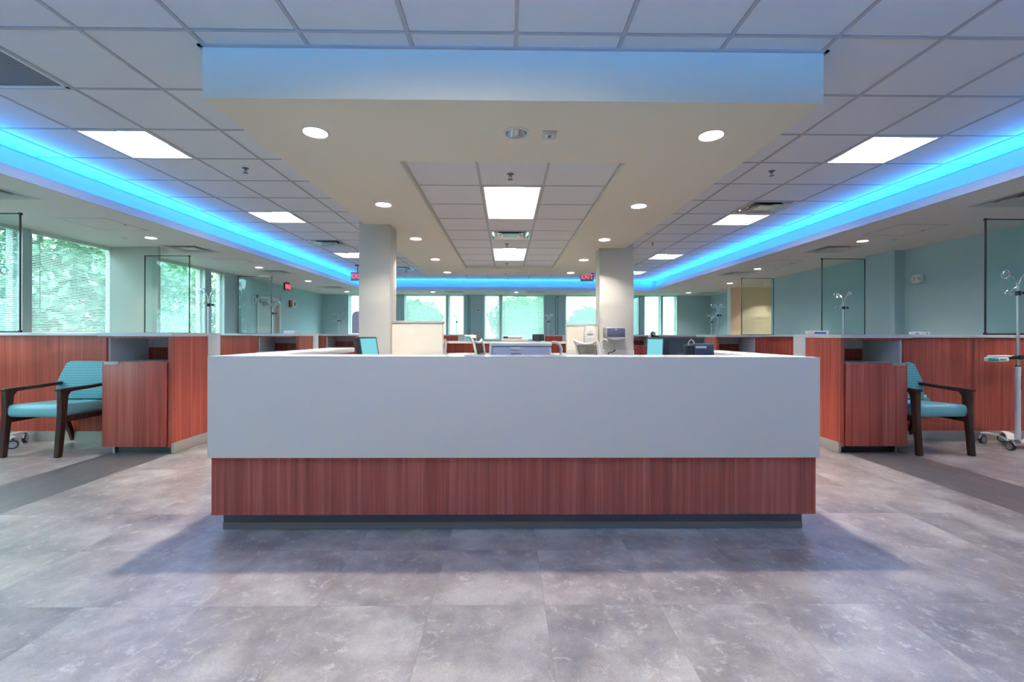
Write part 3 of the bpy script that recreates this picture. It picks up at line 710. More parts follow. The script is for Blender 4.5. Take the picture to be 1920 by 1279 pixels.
# wall devices
def wallbox(name, label, cat, loc, rz, parts):
    t = thing(name, label, cat, loc, rz)
    for pn, m, a, bv in parts: B(pn, m, t, *a, bev=bv)
    return t
wallbox('emergency_light', 'white twin-lamp emergency light on the right wall', 'emergency light', (XR, 7.62, 1.98), -PI/2, [('housing', 'white', (-.001, .14, -.07, 0, -.07, .07), .01)])
t = bpy.data.objects['emergency_light']
t.location = (XR, 6.99, 1.985)
for s in (.035, .105): MB().cyl((s, -.065, .0), (s, -.09, -.004), .028, .032, n=18).done('lamp_head', 'strobe', t)
wallbox('fire_alarm', 'red and white fire alarm box on the left wall past the door', 'alarm', (XL, 13.25, 2.0), PI/2, [('red_box', 'red', (-.13, -.03, -.05, 0, -.1, .1), .006), ('white_box', 'white', (-.03, .20, -.075, 0, -.1, .1), .006), ('dark_lens', 'black', (.05, .12, -.082, -.07, -.06, .06), .004)])
wallbox('alarm_horn', 'white alarm horn on the left wall before the door', 'alarm', (XL, 11.3, 1.96), PI/2, [('plate', 'white', (-.08, .08, -.03, 0, -.1, .1), .01), ('lens', 'strobe', (-.04, .04, -.07, -.025, -.06, .06), .01)])
wallbox('thermostat', 'small white thermostat on the far wall between windows', 'thermostat', (-.985, YB, 1.95), 0, [('body', 'white', (-.06, .06, -.025, 0, -.06, .06), .008), ('display', 'grey', (-.03, .03, -.028, -.024, -.02, .04), 0)])
for x, z, lab in [(-1.2, 1.08, 'white blank plate low on the far wall, left of the switch'), (-1.0, 1.09, 'white switch plate low on the far wall beside a blank plate'), (1.69, 1.14, 'white outlet plate on the far wall right of the middle window'), (4.55, 1.12, 'white outlet plate on the far wall beside the wide column')]:
    wallbox('wall_plate', lab, 'wall plate', (x, YB, z), 0, [('plate', 'white', (-.045, .045, -.012, 0, -.07, .07), .005), ('switch', 'grey', (-.012, .012, -.018, -.01, -.03, .03), .003)])

# ------------------------------------------------------------------ reception desk
DX0, DX1, DY = -1.626, 1.733, 2.435
def desk(name, label, y0, sgn, yend, x0, x1, group=None):
    """U-shaped desk whose front faces -Y (sgn 1) or +Y (sgn -1)"""
    t = thing(name, label, 'reception desk', ((x0+x1)/2, y0, 0))
    a, b = x0-(x0+x1)/2, x1-(x0+x1)/2; L = abs(yend-y0)
    def Y(v): return sgn*v
    ct = MB(); ct.box(a, b, Y(.0), Y(.265), .9625, .966); ct.box(a+.04, b-.04, Y(.041), Y(.262), .926, .9625); ct.box(a, a+.226, Y(.262), Y(L), .926, .966, bev=.003); ct.box(b-.226, b, Y(.262), Y(L), .926, .966, bev=.003)
    ct.done('countertop', 'solid', t)
    B('front_panel', 'lam', t, a, b, Y(.0005), Y(.04), .412, .9620)
    for s, q in ((a, a+.04), (b-.04, b)): B('side_panel', 'lam', t, s, q, Y(.0405), Y(L-.002), .412, .9255)
    w = MB(); w.box(a+.014, b-.014, Y(.014), Y(.05), .095, .4115); w.box(a+.014, a+.05, Y(.05), Y(L-.01), .095, .4115); w.box(b-.05, b-.014, Y(.05), Y(L-.01), .095, .4115)
    w.done('wood_base', 'wood', t)
    k = MB(); k.box(a+.052, b-.062, Y(.058), Y(.09), .035, .0948); k.box(a+.052, a+.09, Y(.09), Y(L-.03), .035, .0948); k.box(b-.1, b-.062, Y(.09), Y(L-.03), .035, .0948); k.done('toe_kick', 'kick', t)
    k = MB(); k.box(a+.050, b-.060, Y(.056), Y(.09), 0, .037); k.box(a+.05, a+.09, Y(.09), Y(L-.028), 0, .037); k.box(b-.1, b-.06, Y(.09), Y(L-.028), 0, .037); k.done('kick_base', 'kickbase', t)
    B('inner_panel', 'wood', t, a+.05, b-.05, Y(.05), Y(.07), .1, .92)
    ws = MB(); ws.box(a+.05, b-.05, Y(.07), Y(.78), .71, .74, bev=.003); ws.box(a+.05, a+.75, Y(.77), Y(L-.01), .71, .74, bev=.003); ws.box(b-.75, b-.05, Y(.77), Y(L-.01), .71, .74, bev=.003); ws.done('work_surface', 'cap', t)
    for q in (a+.42, b-.42): B('support_panel', 'wood', t, q-.012, q+.012, Y(.09), Y(.70), 0, .71)
    for q in (a+.05, b-.07): B('inner_side', 'wood', t, q, q+.02, Y(.07), Y(L-.01), .1, .92)
    for q in (a+.06, b-.74): B('support_panel', 'wood', t, q, q+.68, Y(L-.04), Y(L-.016), 0, .71)
    return t
desk('reception_desk', 'long white and red brown reception desk in the foreground', DY, 1, 4.11, DX0, DX1)
desk('reception_desk', 'second reception desk in the distance with red brown inner panel', 8.92, -1, 7.62, -1.35, 1.62)

# ------------------------------------------------------------------ treatment pods
def make_pod(s, tagname, labels, length=3.335):
    """partition, cabinet and glass screen; u runs outward from the aisle end, s gives the side"""
    def U(a, b): return (s*a, s*b)
    pt = thing('partition', labels[0], 'partition')
    B('wood_panel', 'wood', pt, *U(.03, length), 0, .135, .10, 1.069)
    bb = MB(); bb.box(*U(.03, length), -.008, .143, 0, .10); bb.done('base', 'silver', pt)
    B('cap', 'cap', pt, *U(.028, length), -.02, .155, 1.07, 1.10, bev=.002)
    B('end_panel', 'cap', pt, *U(0, .0275), -.035, .155, 0, 1.10, bev=.002)
    # cabinet, front at y = -.505
    cb = thing('cabinet', labels[1], 'cabinet'); y0, y1 = -.505, -.037
    c = MB()
    c.box(*U(.008, .028), y0, y1, .10, 1.066); c.box(*U(.026, .048), y0, y0+.02, .06, 1.066)          # aisle side and stile
    c.box(*U(.60, .618), y0, y1, .10, 1.066); c.box(*U(.048, .60), y0+.005, y1, .09, .11)             # outer side and bottom
    c.box(*U(.048, .60), y0, y0+.018, 1.05, 1.066)                                                  # top rail
    c.done('body', 'wood', cb)
    n = MB(); n.box(*U(.582, .60), y0+.02, y1, .83, 1.066); n.box(*U(.03, .60), y0+.012, y1, .823, .834); n.box(*U(.028, .046), y0+.02, y1, .84, 1.066)
    n.box(*U(.03, .60), y1-.02, y1-.002, .955, 1.066); n.done('niche_lining', 'cap', cb)
    B('niche_back', 'wood', cb, *U(.046, .582), y1-.014, y1-.002, .838, .956)
    MB().cyl((s*.30, y1-.021, 1.01), (s*.30, y1-.024, 1.01), .006, n=10).done('cable_hole', 'black', cb)
    dr = B('door', 'wood', cb, *U(.052, .618), y0-.022, y0-.002, .071, .836, bev=.001)
    h = MB(); h.prism([(s*.470, .826), (s*.482, .812), (s*.60, .812), (s*.60, .839), (s*.470, .839)], 'y', y0-.027, y0-.0225)
    h.box(*U(.470, .60), y0-.027, y0+.0, .8365, .8390); h.done('handle', 'silver', dr)
    B('toe_kick', 'black', cb, *U(.06, .575), y0+.06, y0+.08, 0, .09)
    B('base', 'silver', cb, *U(.0, .0265), y0+.01, y1, 0, .10, bev=.001); B('base', 'silver', cb, *U(.56, .575), y0+.04, y1, 0, .09)
    MB().prism([(s*0, y0-.02), (s*.665, y0-.02), (s*.665, -.0205), (s*.029, -.0205), (s*.029, -.0365), (s*0, -.0365)], 'z', 1.067, 1.10).done('countertop', 'cap', cb)
    gs = thing('glass_screen', labels[2], 'glass screen'); g0, g1, zt = 1.99, 2.69, 2.325
    B('pane', 'screenglass', gs, *U(g0+.004, g1-.004), .064, .072, 1.112, zt-.004)
    f = MB(); e = .007
    f.box(*U(g0-.004, g0+.006), .061, .075, 1.10, zt+.004); f.box(*U(g1-.006, g1+.002), .061, .075, 1.10, zt)
    f.box(*U(g0, g1), .061, .075, zt-.005, zt+.004); f.box(*U(g0, g1), .061, .075, 1.1005, 1.116); f.done('edge_trim', 'blackmetal', gs)
    for z0, z1 in ((zt-.016, zt+.010), (1.1003, 1.125)): B('corner_clamp', 'blackmetal', gs, *U(g0-.012, g0+.012), .056, .08, z0, z1, bev=.003)
    return pt, cb, gs
pos = ['nearest on the left, behind the left armchair', 'second on the left', 'third on the left']
def lab3(where, a, b, c): return [a, b, c]
LP = make_pod(-1, 'left', ['red brown half-height partition behind the left armchair', 'red brown cabinet with open niche next to the left armchair', 'clear glass screen at the left edge of view'])
ylab = {1: ['red brown half-height partition second on the left', 'red brown cabinet with open niche second on the left', 'clear glass screen beside the white left pier'],
        2: ['red brown half-height partition third on the left', 'red brown cabinet with open niche third on the left', 'clear glass screen before the left door']}
for o in LP: o.location = (-3.017, 4.565, 0)
for k in (1, 2):
    for o, l in zip(LP, ylab[k]): dup(o, (-3.017, 4.565+2.44*k, 0), 0, l)
RP = make_pod(1, 'right', ['red brown half-height partition behind the right armchair', 'red brown cabinet with open niche next to the right armchair', 'clear glass screen at the right edge of view'], 3.42)
for o in RP: o.location = (3.075, 4.575, 0)
rlab = {1: ['red brown half-height partition second on the right', 'red brown cabinet with open niche second on the right', 'clear glass screen left of the right wall pier'],
        2: ['red brown half-height partition third on the right', 'red brown cabinet third on the right, behind the monitors', 'clear glass screen before the beige corridor']}
for k in (1, 2):
    for o, l in zip(RP, rlab[k]): dup(o, (3.075, 4.575+2.44*k, 0), 0, l)
SP = make_pod(1, 'short', ['short red brown partition beside the wide column, far right', 'red brown cabinet with white niche just right of the wide column', ''], 1.7)
for o in SP[:2]: o.location = (3.075, 4.575+2.44*3, 0)
for ch in list(SP[2].children): bpy.data.objects.remove(ch)
bpy.data.objects.remove(SP[2])
for k, (x, l) in enumerate([(-1.28, 'left of the middle'), (1.545, 'right of the middle'), (4.17, 'behind the wide column')]):
    for o, l2 in zip(LP, ['red brown partition standing out from the far wall, ' + l, 'red brown cabinet against the far wall partition ' + l, 'edge-on glass screen on the far wall partition ' + l]):
        dup(o, (x, 12.15 if x > 3 else 12.0, 0), -PI/2, l2)

# ------------------------------------------------------------------ armchairs
def armchair(label, loc):
    t = thing('armchair', label, 'armchair', loc, 0, 'teal armchairs with dark wood frames')
    s = MB(); s.box(-.245, .245, -.275, .23, .335, .445, bev=.035, seg=4)
    for v in s.bm.verts:
        if v.co.z > .40: v.co.z += .022*(1-(v.co.x/.25)**2)*(1-((v.co.y+.02)/.3)**2)
        v.co.z += .012*(-(v.co.y)/.27)
    s.done('seat', 'vinyl', t, ang=50)
    # backrest: six-sided pad leaning back
    b = MB(); pr = [(-.25, .445), (.25, .445), (.278, .60), (.235, .795), (.21, .815), (-.21, .815), (-.235, .795), (-.278, .60)]
    b.prism(pr, 'y', -.03, .03, bev=.018, seg=3)
    for v in b.bm.verts:
        v.co.y += .19 + (v.co.z-.45)*.24 + .03*(1-(v.co.x/.28)**2)
    b.done('backrest', 'fabric', t, ang=50)
    for sx in (-1, 1):
        # front leg rises to the arm
        f = MB(); x0, x1 = sx*.218, sx*.262
        f.prism([(-.315, 0), (-.272, 0), (-.238, .36), (-.228, .54), (-.205, .572), (-.19, .585), (-.26, .60), (-.29, .585), (-.283, .4)], 'x', min(x0, x1), max(x0, x1), bev=.006)
        f.done('leg', 'darkwood', t)
        r = MB(); x0, x1 = sx*.205, sx*.243
        r.prism([(.315, 0), (.352, 0), (.262, .25), (.245, .36), (.285, .46), (.335, .64), (.305, .64), (.252, .47), (.20, .37), (.205, .30)], 'x', min(x0, x1), max(x0, x1), bev=.005)
        r.done('leg', 'darkwood', t)
        a = MB(); x0, x1 = sx*.214, sx*.272
        a.prism([(-.305, .582), (-.305, .602), (-.20, .604), (.0, .606), (.30, .622), (.30, .594), (.0, .580), (-.15, .574), (-.20, .568), (-.25, .574)], 'x', min(x0, x1), max(x0, x1), bev=.006)
        a.done('armrest', 'darkwood', t)
        q = MB(); x0, x1 = sx*.222, sx*.252
        q.prism([(-.25, .30), (-.25, .345), (.24, .345), (.24, .30)], 'x', min(x0, x1), max(x0, x1)); q.done('side_rail', 'darkwood', t)
    return t
ch = armchair('teal armchair with dark wood arms against the left partition', (-4.18, 4.245, 0))
dup(ch, (3.982, 4.275, 0), 0, 'teal armchair with dark wood arms against the right partition')

# ------------------------------------------------------------------ IV poles
def ivpole(label, loc, rz):
    t = thing('iv_pole', label, 'infusion stand', loc, rz, 'rolling infusion stands')
    bs = MB()
    for k in range(5):
        a = 2*PI*k/5+2.409; c, s = math.cos(a), math.sin(a); n = (-s, c)
        prof = [(.015, .062, .034), (.075, .066, .040), (.125, .108, .034), (.20, .118, .026), (.25, .112, .016)]
        v = []
        for r, z, w in prof:
            for sg, dz in ((-1, 0), (1, 0), (1, -.014), (-1, -.014)): v.append((r*c+sg*w*n[0], r*s+sg*w*n[1], z+dz))
        m = len(prof); f = [(0,1,2,3), ((m-1)*4, (m-1)*4+3, (m-1)*4+2, (m-1)*4+1)]
        for i in range(m-1):
            for j in range(4): f.append((i*4+j, (i+1)*4+j, (i+1)*4+(j+1)%4, i*4+(j+1)%4))
        bs._add(v, f)
    bs.cyl((0,0,.046), (0,0,.075), .05, .035, n=20); bs.done('base', 'white', t)
    for k in range(5):
        a = 2*PI*k/5+2.409; x, y = .235*math.cos(a), .235*math.sin(a); d = (math.cos(a+.9), math.sin(a+.9)); pn = (-d[1], d[0])
        w = MB().cyl((x-pn[0]*.012, y-pn[1]*.012, .040), (x+pn[0]*.012, y+pn[1]*.012, .040), .040, n=22).cyl((x, y, .085), (x, y, .105), .01, n=10)
        wo = w.done('caster', 'black', t)
        c = MB()
        for s in (-1, 1): c.cyl((x+s*pn[0]*.012, y+s*pn[1]*.012, .040), (x+s*pn[0]*.015, y+s*pn[1]*.015, .040), .031, n=20)
        c.tube([(x-d[0]*.045, y-d[1]*.045, .055), (x-d[0]*.03, y-d[1]*.03, .08), (x, y, .089), (x+d[0]*.03, y+d[1]*.03, .08), (x+d[0]*.045, y+d[1]*.045, .055)], .007, 6)
        c.done('wheel_cover', 'steel', wo)
    MB().cyl((0,0,.06), (0,0,.79), .0215, n=20).done('lower_pole', 'white', t)
    mk = MB()
    for q, (z, hh) in enumerate([(.735, .006), (.69, .018), (.665, .016), (.64, .016), (.617, .012), (.595, .016), (.57, .018)]): mk.box(.008, .0165, -.0215, -.0185, z-hh/2, z+hh/2)
    mk.done('dark_marks', 'charcoal', t)
    MB().cyl((0,0,.79), (0,0,.80), .0225, n=20).done('pole_collar', 'black', t)
    MB().cyl((0,0,.80), (0,0,1.60), .0125, n=16).done('upper_pole', 'steel', t)
    k = MB().cyl((0,0,1.485), (0,0,1.53), .021, n=16).cyl((.018,0,1.51), (.05,0,1.51), .006, n=8).ball((.062, 0, 1.51), .017, 2); k.done('clamp_knob', 'black', t)
    h = MB()
    for q in range(4):
        a = PI/2*q; c, s = math.cos(a), math.sin(a)
        pts = [(.006, 1.55), (.012, 1.60), (.03, 1.655), (.06, 1.692), (.09, 1.712)]
        pts += [(.112+.034*math.cos(th), 1.700+.034*math.sin(th)) for th in [PI*.72-2*PI*i/16 for i in range(0, 15)]]
        h.tube([(r*c, r*s, z) for r, z in pts], .0042, 6)
    h.tube([(-.004, 0, 1.575), (-.04, 0, 1.555), (-.07, 0, 1.53)] + [(-.095+.033*math.cos(th), 0, 1.505+.03*math.sin(th)) for th in [PI*.3-2*PI*i/14 for i in range(0, 13)]], .004, 6)
    h.done('hook_head', 'chrome', t)
    return t
iv = ivpole('white and chrome infusion stand on wheels at the right edge of view', (5.0, 4.285, 0), 0)
for (x, y, rz, lab) in [(-4.90, 4.28, 0, 'white infusion stand on wheels behind the left armchair, at the left edge'), (5.05, 6.60, 0, 'infusion stand in front of the middle right glass screen'), (-4.26, 6.40, 0, 'infusion stand in front of the left windows, past the pier'), (-4.65, 8.90, 0, 'infusion stand in front of the left door'), (-5.05, 13.40, .2, 'infusion stand in the far left corner'), (-1.60, 14.2, -.5236, 'infusion stand before the narrow far window, left of the middle'), (1.275, 13.60, -.5236, 'infusion stand right of the middle far window'), (4.36, 9.12, 0, 'taller-looking infusion stand left of the beige corridor'), (6.256, 13.50, .7, 'infusion stand in the far right corner')]:
    dup(iv, (x, y, 0), rz, lab)
def pump(label, loc, rz):
    t = thing('infusion_pump', label, 'infusion pump', loc, rz, 'pumps clamped to infusion stands')
    MB().box(-.335, -.16, -.045, .045, -.035, .012, bev=.012, seg=3).box(-.31, -.09, -.04, .04, .012, .03, bev=.008).done('body', 'white', t)
    B('screen', 'teal', t, -.345, -.285, -.048, -.0, -.025, .008, bev=.004)
    B('key_pad', 'grey', t, -.27, -.20, -.0465, -.0445, -.02, .0)
    MB().cyl((-.115, -.041, .012), (-.115, -.046, .012), .014, n=14).done('dial', 'black', t)
    MB().box(-.10, -.014, -.02, .02, -.008, .026, bev=.004).box(-.024, .03, -.03, -.0135, -.012, .03, bev=.004).box(.0135, .055, -.03, .02, -.01, .028, bev=.004).prism([(.05, -.006), (.085, .018), (.085, .024), (.05, .024)], 'y', -.022, .0).done('clamp', 'black', t)
    return t
pm = pump('white pump with teal screen clamped to the right infusion stand', (5.0, 4.285, .872), .12)
dup(pm, (-4.26, 6.40, .875), math.radians(127), 'pale pump on the infusion stand past the white left pier')
t = thing('handset', 'small teal and white handset behind the right armchair', 'handset', (4.30, 4.565, .44)); MB().box(-.07, .06, -.05, -.005, -.035, .01, bev=.012).done('body', 'teal', t); B('cover', 'white', t, -.05, .03, -.045, -.004, .008, .04, bev=.008); MB().tube([(0, -.02, -.03), (.05, -.02, -.12), (.2, -.015, -.16), (.35, -.012, -.20)], .004, 6).done('cord', 'charcoal', t)
t = thing('handset', 'small pale handset behind the left armchair', 'handset', (-4.20, 4.545, .42)); MB().box(-.07, .06, -.05, -.005, -.03, .012, bev=.012).done('body', 'white', t); B('cover', 'teal', t, -.05, .03, -.053, -.045, -.02, .004, bev=.002)

# ------------------------------------------------------------------ half walls, sink, dispensers
def halfwall(label, x0, x1, y0, y1, h):
    t = thing('half_wall', label, 'half wall', ((x0+x1)/2, (y0+y1)/2, 0)); a, b = (x1-x0)/2, (y1-y0)/2
    B('body', 'cream', t, -a, a, -b, b, 0, h-.03); B('cap', 'column', t, -a-.008, a+.012, -b-.012, b+.012, h-.03, h, bev=.003)
halfwall('beige half wall running right from the left column', -1.487, -.835, 5.78, 5.90, 1.27)
halfwall('beige half wall with soap dispenser beside the wide column', .99, 1.495, 7.26, 7.40, 1.27)
t = thing('sink_counter', 'cream sink counter with low backsplash before the wide column', 'sink counter', (1.53, 6.85, 0))
B('counter', 'offwhite', t, -.55, .57, -.30, .31, .74, .775, bev=.004)
for x0, x1, y in ((-.55, -.04, .405), (-.03, .53, .315)): B('backsplash', 'offwhite', t, x0, x1, y-.018, y, .74, .85, bev=.003)
B('splash_filler', 'offwhite', t, -.55, -.04, .305, .39, .74, .775)
B('cupboard', 'wood', t, -.54, .56, -.28, .31, .1, .74); B('toe_kick', 'black', t, -.50, .52, -.22, .30, 0, .1)
MB().lathe([(.18, .776), (.17, .779), (.14, .770), (.0001, .768)], (.0, 0, 0), n=28).done('sink_bowl', 'steel', t)
t = thing('faucet', 'tall white gooseneck faucet at the sink', 'faucet', (1.55, 6.98, .7765))
pts = [(0,0,0), (0,0,.18)] + [(-.0+.0, -.05+.05*math.cos(a), .18+.05*math.sin(a)+.0) for a in [PI*i/10 for i in range(1, 9)]]
MB().tube([(-.055, 0, 0), (-.055, 0, .19), (-.05, -.005, .225), (-.03, -.02, .245), (.0, -.04, .25), (.02, -.05, .238), (.03, -.055, .215)], .011, 10).cyl((-.055, 0, 0), (-.055, 0, .03), .02).done('spout', 'offwhite', t)
MB().tube([(.05, -.02, .0), (.05, -.02, .035), (.07, -.02, .042), (.12, -.02, .05), (.155, -.02, .085)], [.008, .008, .008, .008, .014], 8).done('lever', 'black', t)
# soap dispenser: tall rounded body with a printed oval
t = thing('soap_dispenser', 'white soap dispenser with grey oval mark on the right half wall', 'soap dispenser', (1.345, 7.26, 0))
m = MB(); m.prism([(-.075, .935), (.07, .935), (.085, .97), (.088, 1.12), (.075, 1.225), (.06, 1.24), (-.06, 1.24), (-.075, 1.225), (-.088, 1.12), (-.088, .97)], 'y', -.10, 0, bev=.012, seg=3)
m.done('body', 'white', t); B('pump_lever', 'offwhite', t, -.06, .06, -.115, -.09, .945, .985, bev=.008)
MB().lathe([(.055, 0), (.055, .003), (.0001, .003)], n=28).xf(Matrix.Translation((0, -.1005, 1.10)) @ Matrix.Rotation(PI/2, 4, 'X') @ Matrix.Diagonal((1, .34, 1, 1))).done('oval_mark', 'grey', t)
MB().tube([(-.025, -.102, 1.142), (-.01, -.102, 1.152), (.0, -.102, 1.148), (.012, -.102, 1.160), (.028, -.102, 1.168)], .003, 6).done('script_mark', 'grey', t)
B('small_mark', 'grey', t, -.018, .018, -.1025, -.1, 1.028, 1.035)
t = thing('towel_dispenser', 'grey and navy paper towel dispenser on the wide column', 'towel dispenser', (1.712, 7.17, 0))
B('case', 'grey', t, -.155, .135, -.19, 0, 1.055, 1.215, bev=.012); B('cover', 'navy', t, -.130, .150, -.21, -.185, 1.060, 1.20, bev=.01)
B('tray', 'offwhite', t, -.130, .150, -.205, -.02, 1.036, 1.0595, bev=.006); MB().prism([(-.11, 1.036), (.13, 1.036), (.06, 1.020), (.0, 1.015), (-.05, 1.022)], 'y', -.20, -.197).done('paper_towel', 'paper', t); B('lock', 'white', t, .003, .012, -.213, -.209, 1.168, 1.188)
t = thing('rounded_panel', 'lilac grey panel with rounded corner left of the left column', 'panel', (-1.985, 5.99, 0))
MB().prism([(.095, 1.10), (.095, 1.40), (-.02, 1.40), (-.05, 1.392), (-.073, 1.372), (-.085, 1.34), (-.085, 1.10)], 'y', -.02, .0).done('panel_board', 'lilac', t); B('bracket', 'grey', t, .05, .097, -.0, .008, 1.2, 1.3)

# ------------------------------------------------------------------ desk equipment
def monitor(label, w, h, loc, rz, tilt, scr='screen', group='monitors on the front desk'):
    t = thing('monitor', label, 'monitor', loc, rz, group)
    R = Matrix.Translation((0, 0, .03)) @ Matrix.Rotation(-tilt, 4, 'X')
    MB().box(-w/2, w/2, .0, .04, 0, h, bev=.006).xf(R).done('casing', 'black', t)
    e = MB(); bz = .012
    for q in [(-w/2, w/2, 0, bz), (-w/2, w/2, h-bz, h), (-w/2, -w/2+bz, 0, h), (w/2-bz, w/2, 0, h)]: e.box(q[0], q[1], -.006, .0, q[2], q[3])
    e.xf(R).done('bezel', 'charcoal', t)
    MB().box(-w/2+bz, w/2-bz, -.002, .0005, bz, h-bz).xf(R).done('screen', scr, t)
    MB().box(-.03, .03, .055, .08, 0, .2, bev=.004).box(-.12, .12, -.04, .16, 0, .012, bev=.004).done('stand', 'black', t)
    return t
monitor('tilted desk monitor with a teal screen, before the left column', .44, .30, (-1.075, 3.6, .7405), math.radians(90), math.radians(9), 'screenlit')
monitor('left one of two monitors on the right, showing a teal screen', .36, .30, (1.055, 3.17, .7405), math.radians(-90), math.radians(2), 'screenlit')
monitor('wide dark monitor on the right facing the viewer', .355, .305, (1.325, 3.34, .7405), 0, math.radians(2))
t = thing('webcam', 'small black webcam on top of the right-hand monitors', 'webcam', (1.085, 3.29, 1.0745)); MB().ball((0, -.01, .022), .020, 2).box(-.012, .045, -.008, .012, -.003, .008, bev=.003).done('body', 'black', t); MB().cyl((0, -.026, .022), (0, -.031, .022), .010, n=12).done('lens', 'grey', t)
t = thing('label_printer', 'black box with a white label in front of the right monitors', 'printer', (1.285, 2.94, .7405))
MB().box(-.065, .065, -.07, .07, 0, .29, bev=.006).done('body', 'charcoal', t); B('cover', 'black', t, -.09, -.0655, -.06, .06, 0, .28, bev=.004); B('label_strip', 'paper', t, -.058, .012, -.0725, -.0695, .262, .276); MB().tube([(-.075, 0, .27), (-.075, 0, .300), (-.06, 0, .318), (-.045, 0, .31), (-.035, 0, .287)], .003, 8).done('cable', 'white', t)
# front printer
t = thing('printer', 'pale grey office printer in the middle of the front desk', 'printer', (.095, 3.02, .7405))
MB().box(-.21, .21, -.0, .36, .0, .268, bev=.012).done('body', 'lavgrey', t)
MB().box(-.213, .213, -.006, .365, .268, .292, bev=.008).done('top_cover', 'whitepaint', t)
MB().box(-.185, .125, -.010, .0, .02, .258, bev=.003).done('rear_panel', 'lavgrey', t)
B('tray_tab', 'whitepaint', t, -.075, .0, -.016, -.009, .245, .262, bev=.003)
g = MB()
for k in range(9): g.box(-.062+k*.0075, -.058+k*.0075, -.0115, -.0095, .17, .222)
g.done('vent_slots', 'charcoal', t)
B('corner_post', 'white', t, -.214, -.196, -.012, .0, .01, .27, bev=.004)
t = thing('hand_piece', 'white coiled handset hose beside the grey printer', 'hose', (.335, 3.10, .7405)); MB().tube([(-.02, 0, .295), (.01, 0, .294), (.035, 0, .28), (.048, 0, .25), (.045, 0, .215), (.028, 0, .19), (.02, 0, .15), (.02, 0, 0)], .010, 8).done('hose_body', 'offwhite', t)
# small black display on the far counter, fax beside it, boxes
t = thing('display', 'small black display on the far counter', 'display', (.62, 8.72, .9665)); MB().box(-.115, .115, -.02, .02, .012, .14, bev=.008).done('casing', 'black', t); B('stand', 'charcoal', t, -.06, .06, -.03, .05, 0, .016, bev=.004); B('back_plate', 'screen', t, -.095, .095, -.022, -.0195, .02, .125)
t = thing('fax_machine', 'beige fax machine with dark display on the far counter', 'fax machine', (.11, 8.75, .9665)); MB().box(-.21, .31, -.08, .12, 0, .055, bev=.01).done('base', 'offwhite', t); MB().box(-.19, .2, -.07, .10, .05, .108, bev=.025, seg=3).done('body', 'offwhite', t); B('display', 'charcoal', t, -.175, -.085, -.074, -.066, .058, .098); MB().box(.06, .19, -.085, .06, .06, .115, bev=.02, seg=3).done('handset', 'white', t); B('keys', 'grey', t, -.06, .03, -.074, -.068, .06, .07)
t = thing('picture_box', 'small white box printed with a teal and black picture on the far counter', 'box', (-.71, 8.76, .9665)); B('carton', 'paper', t, -.11, .11, -.05, .05, 0, .125, bev=.003); B('picture', 'photo', t, -.105, .0, -.0525, -.0495, .008, .10); B('picture', 'black', t, .0, .105, -.0525, -.0495, .004, .06)
# boxes and plates on the partitions
t = thing('glove_box', 'flat white box with blue front on the right partition end', 'box', (3.26, 4.63, 1.1005)); B('carton', 'white', t, -.09, .09, -.05, .05, 0, .038, bev=.003); B('blue_panel', 'bluepl', t, -.06, .06, -.0525, -.0495, .008, .026)
for x, lab in ((4.325, 'small white block on the right partition cap, left of a pair'), (4.43, 'small white block on the right partition cap, right of a pair')):
    t = thing('cap_outlet', lab, 'outlet', (x, 4.66, 1.1005)); B('box', 'white', t, -.035, .035, -.03, .03, 0, .03, bev=.004); B('socket', 'grey', t, -.012, .012, -.032, -.029, .008, .022)
t = thing('tissue_box', 'small white box on the second left partition cap', 'box', (-3.42, 7.08, 1.1005)); B('carton', 'white', t, -.09, .08, -.05, .05, 0, .05, bev=.004); B('opening', 'grey', t, -.05, .05, -.02, .02, .05, .052)
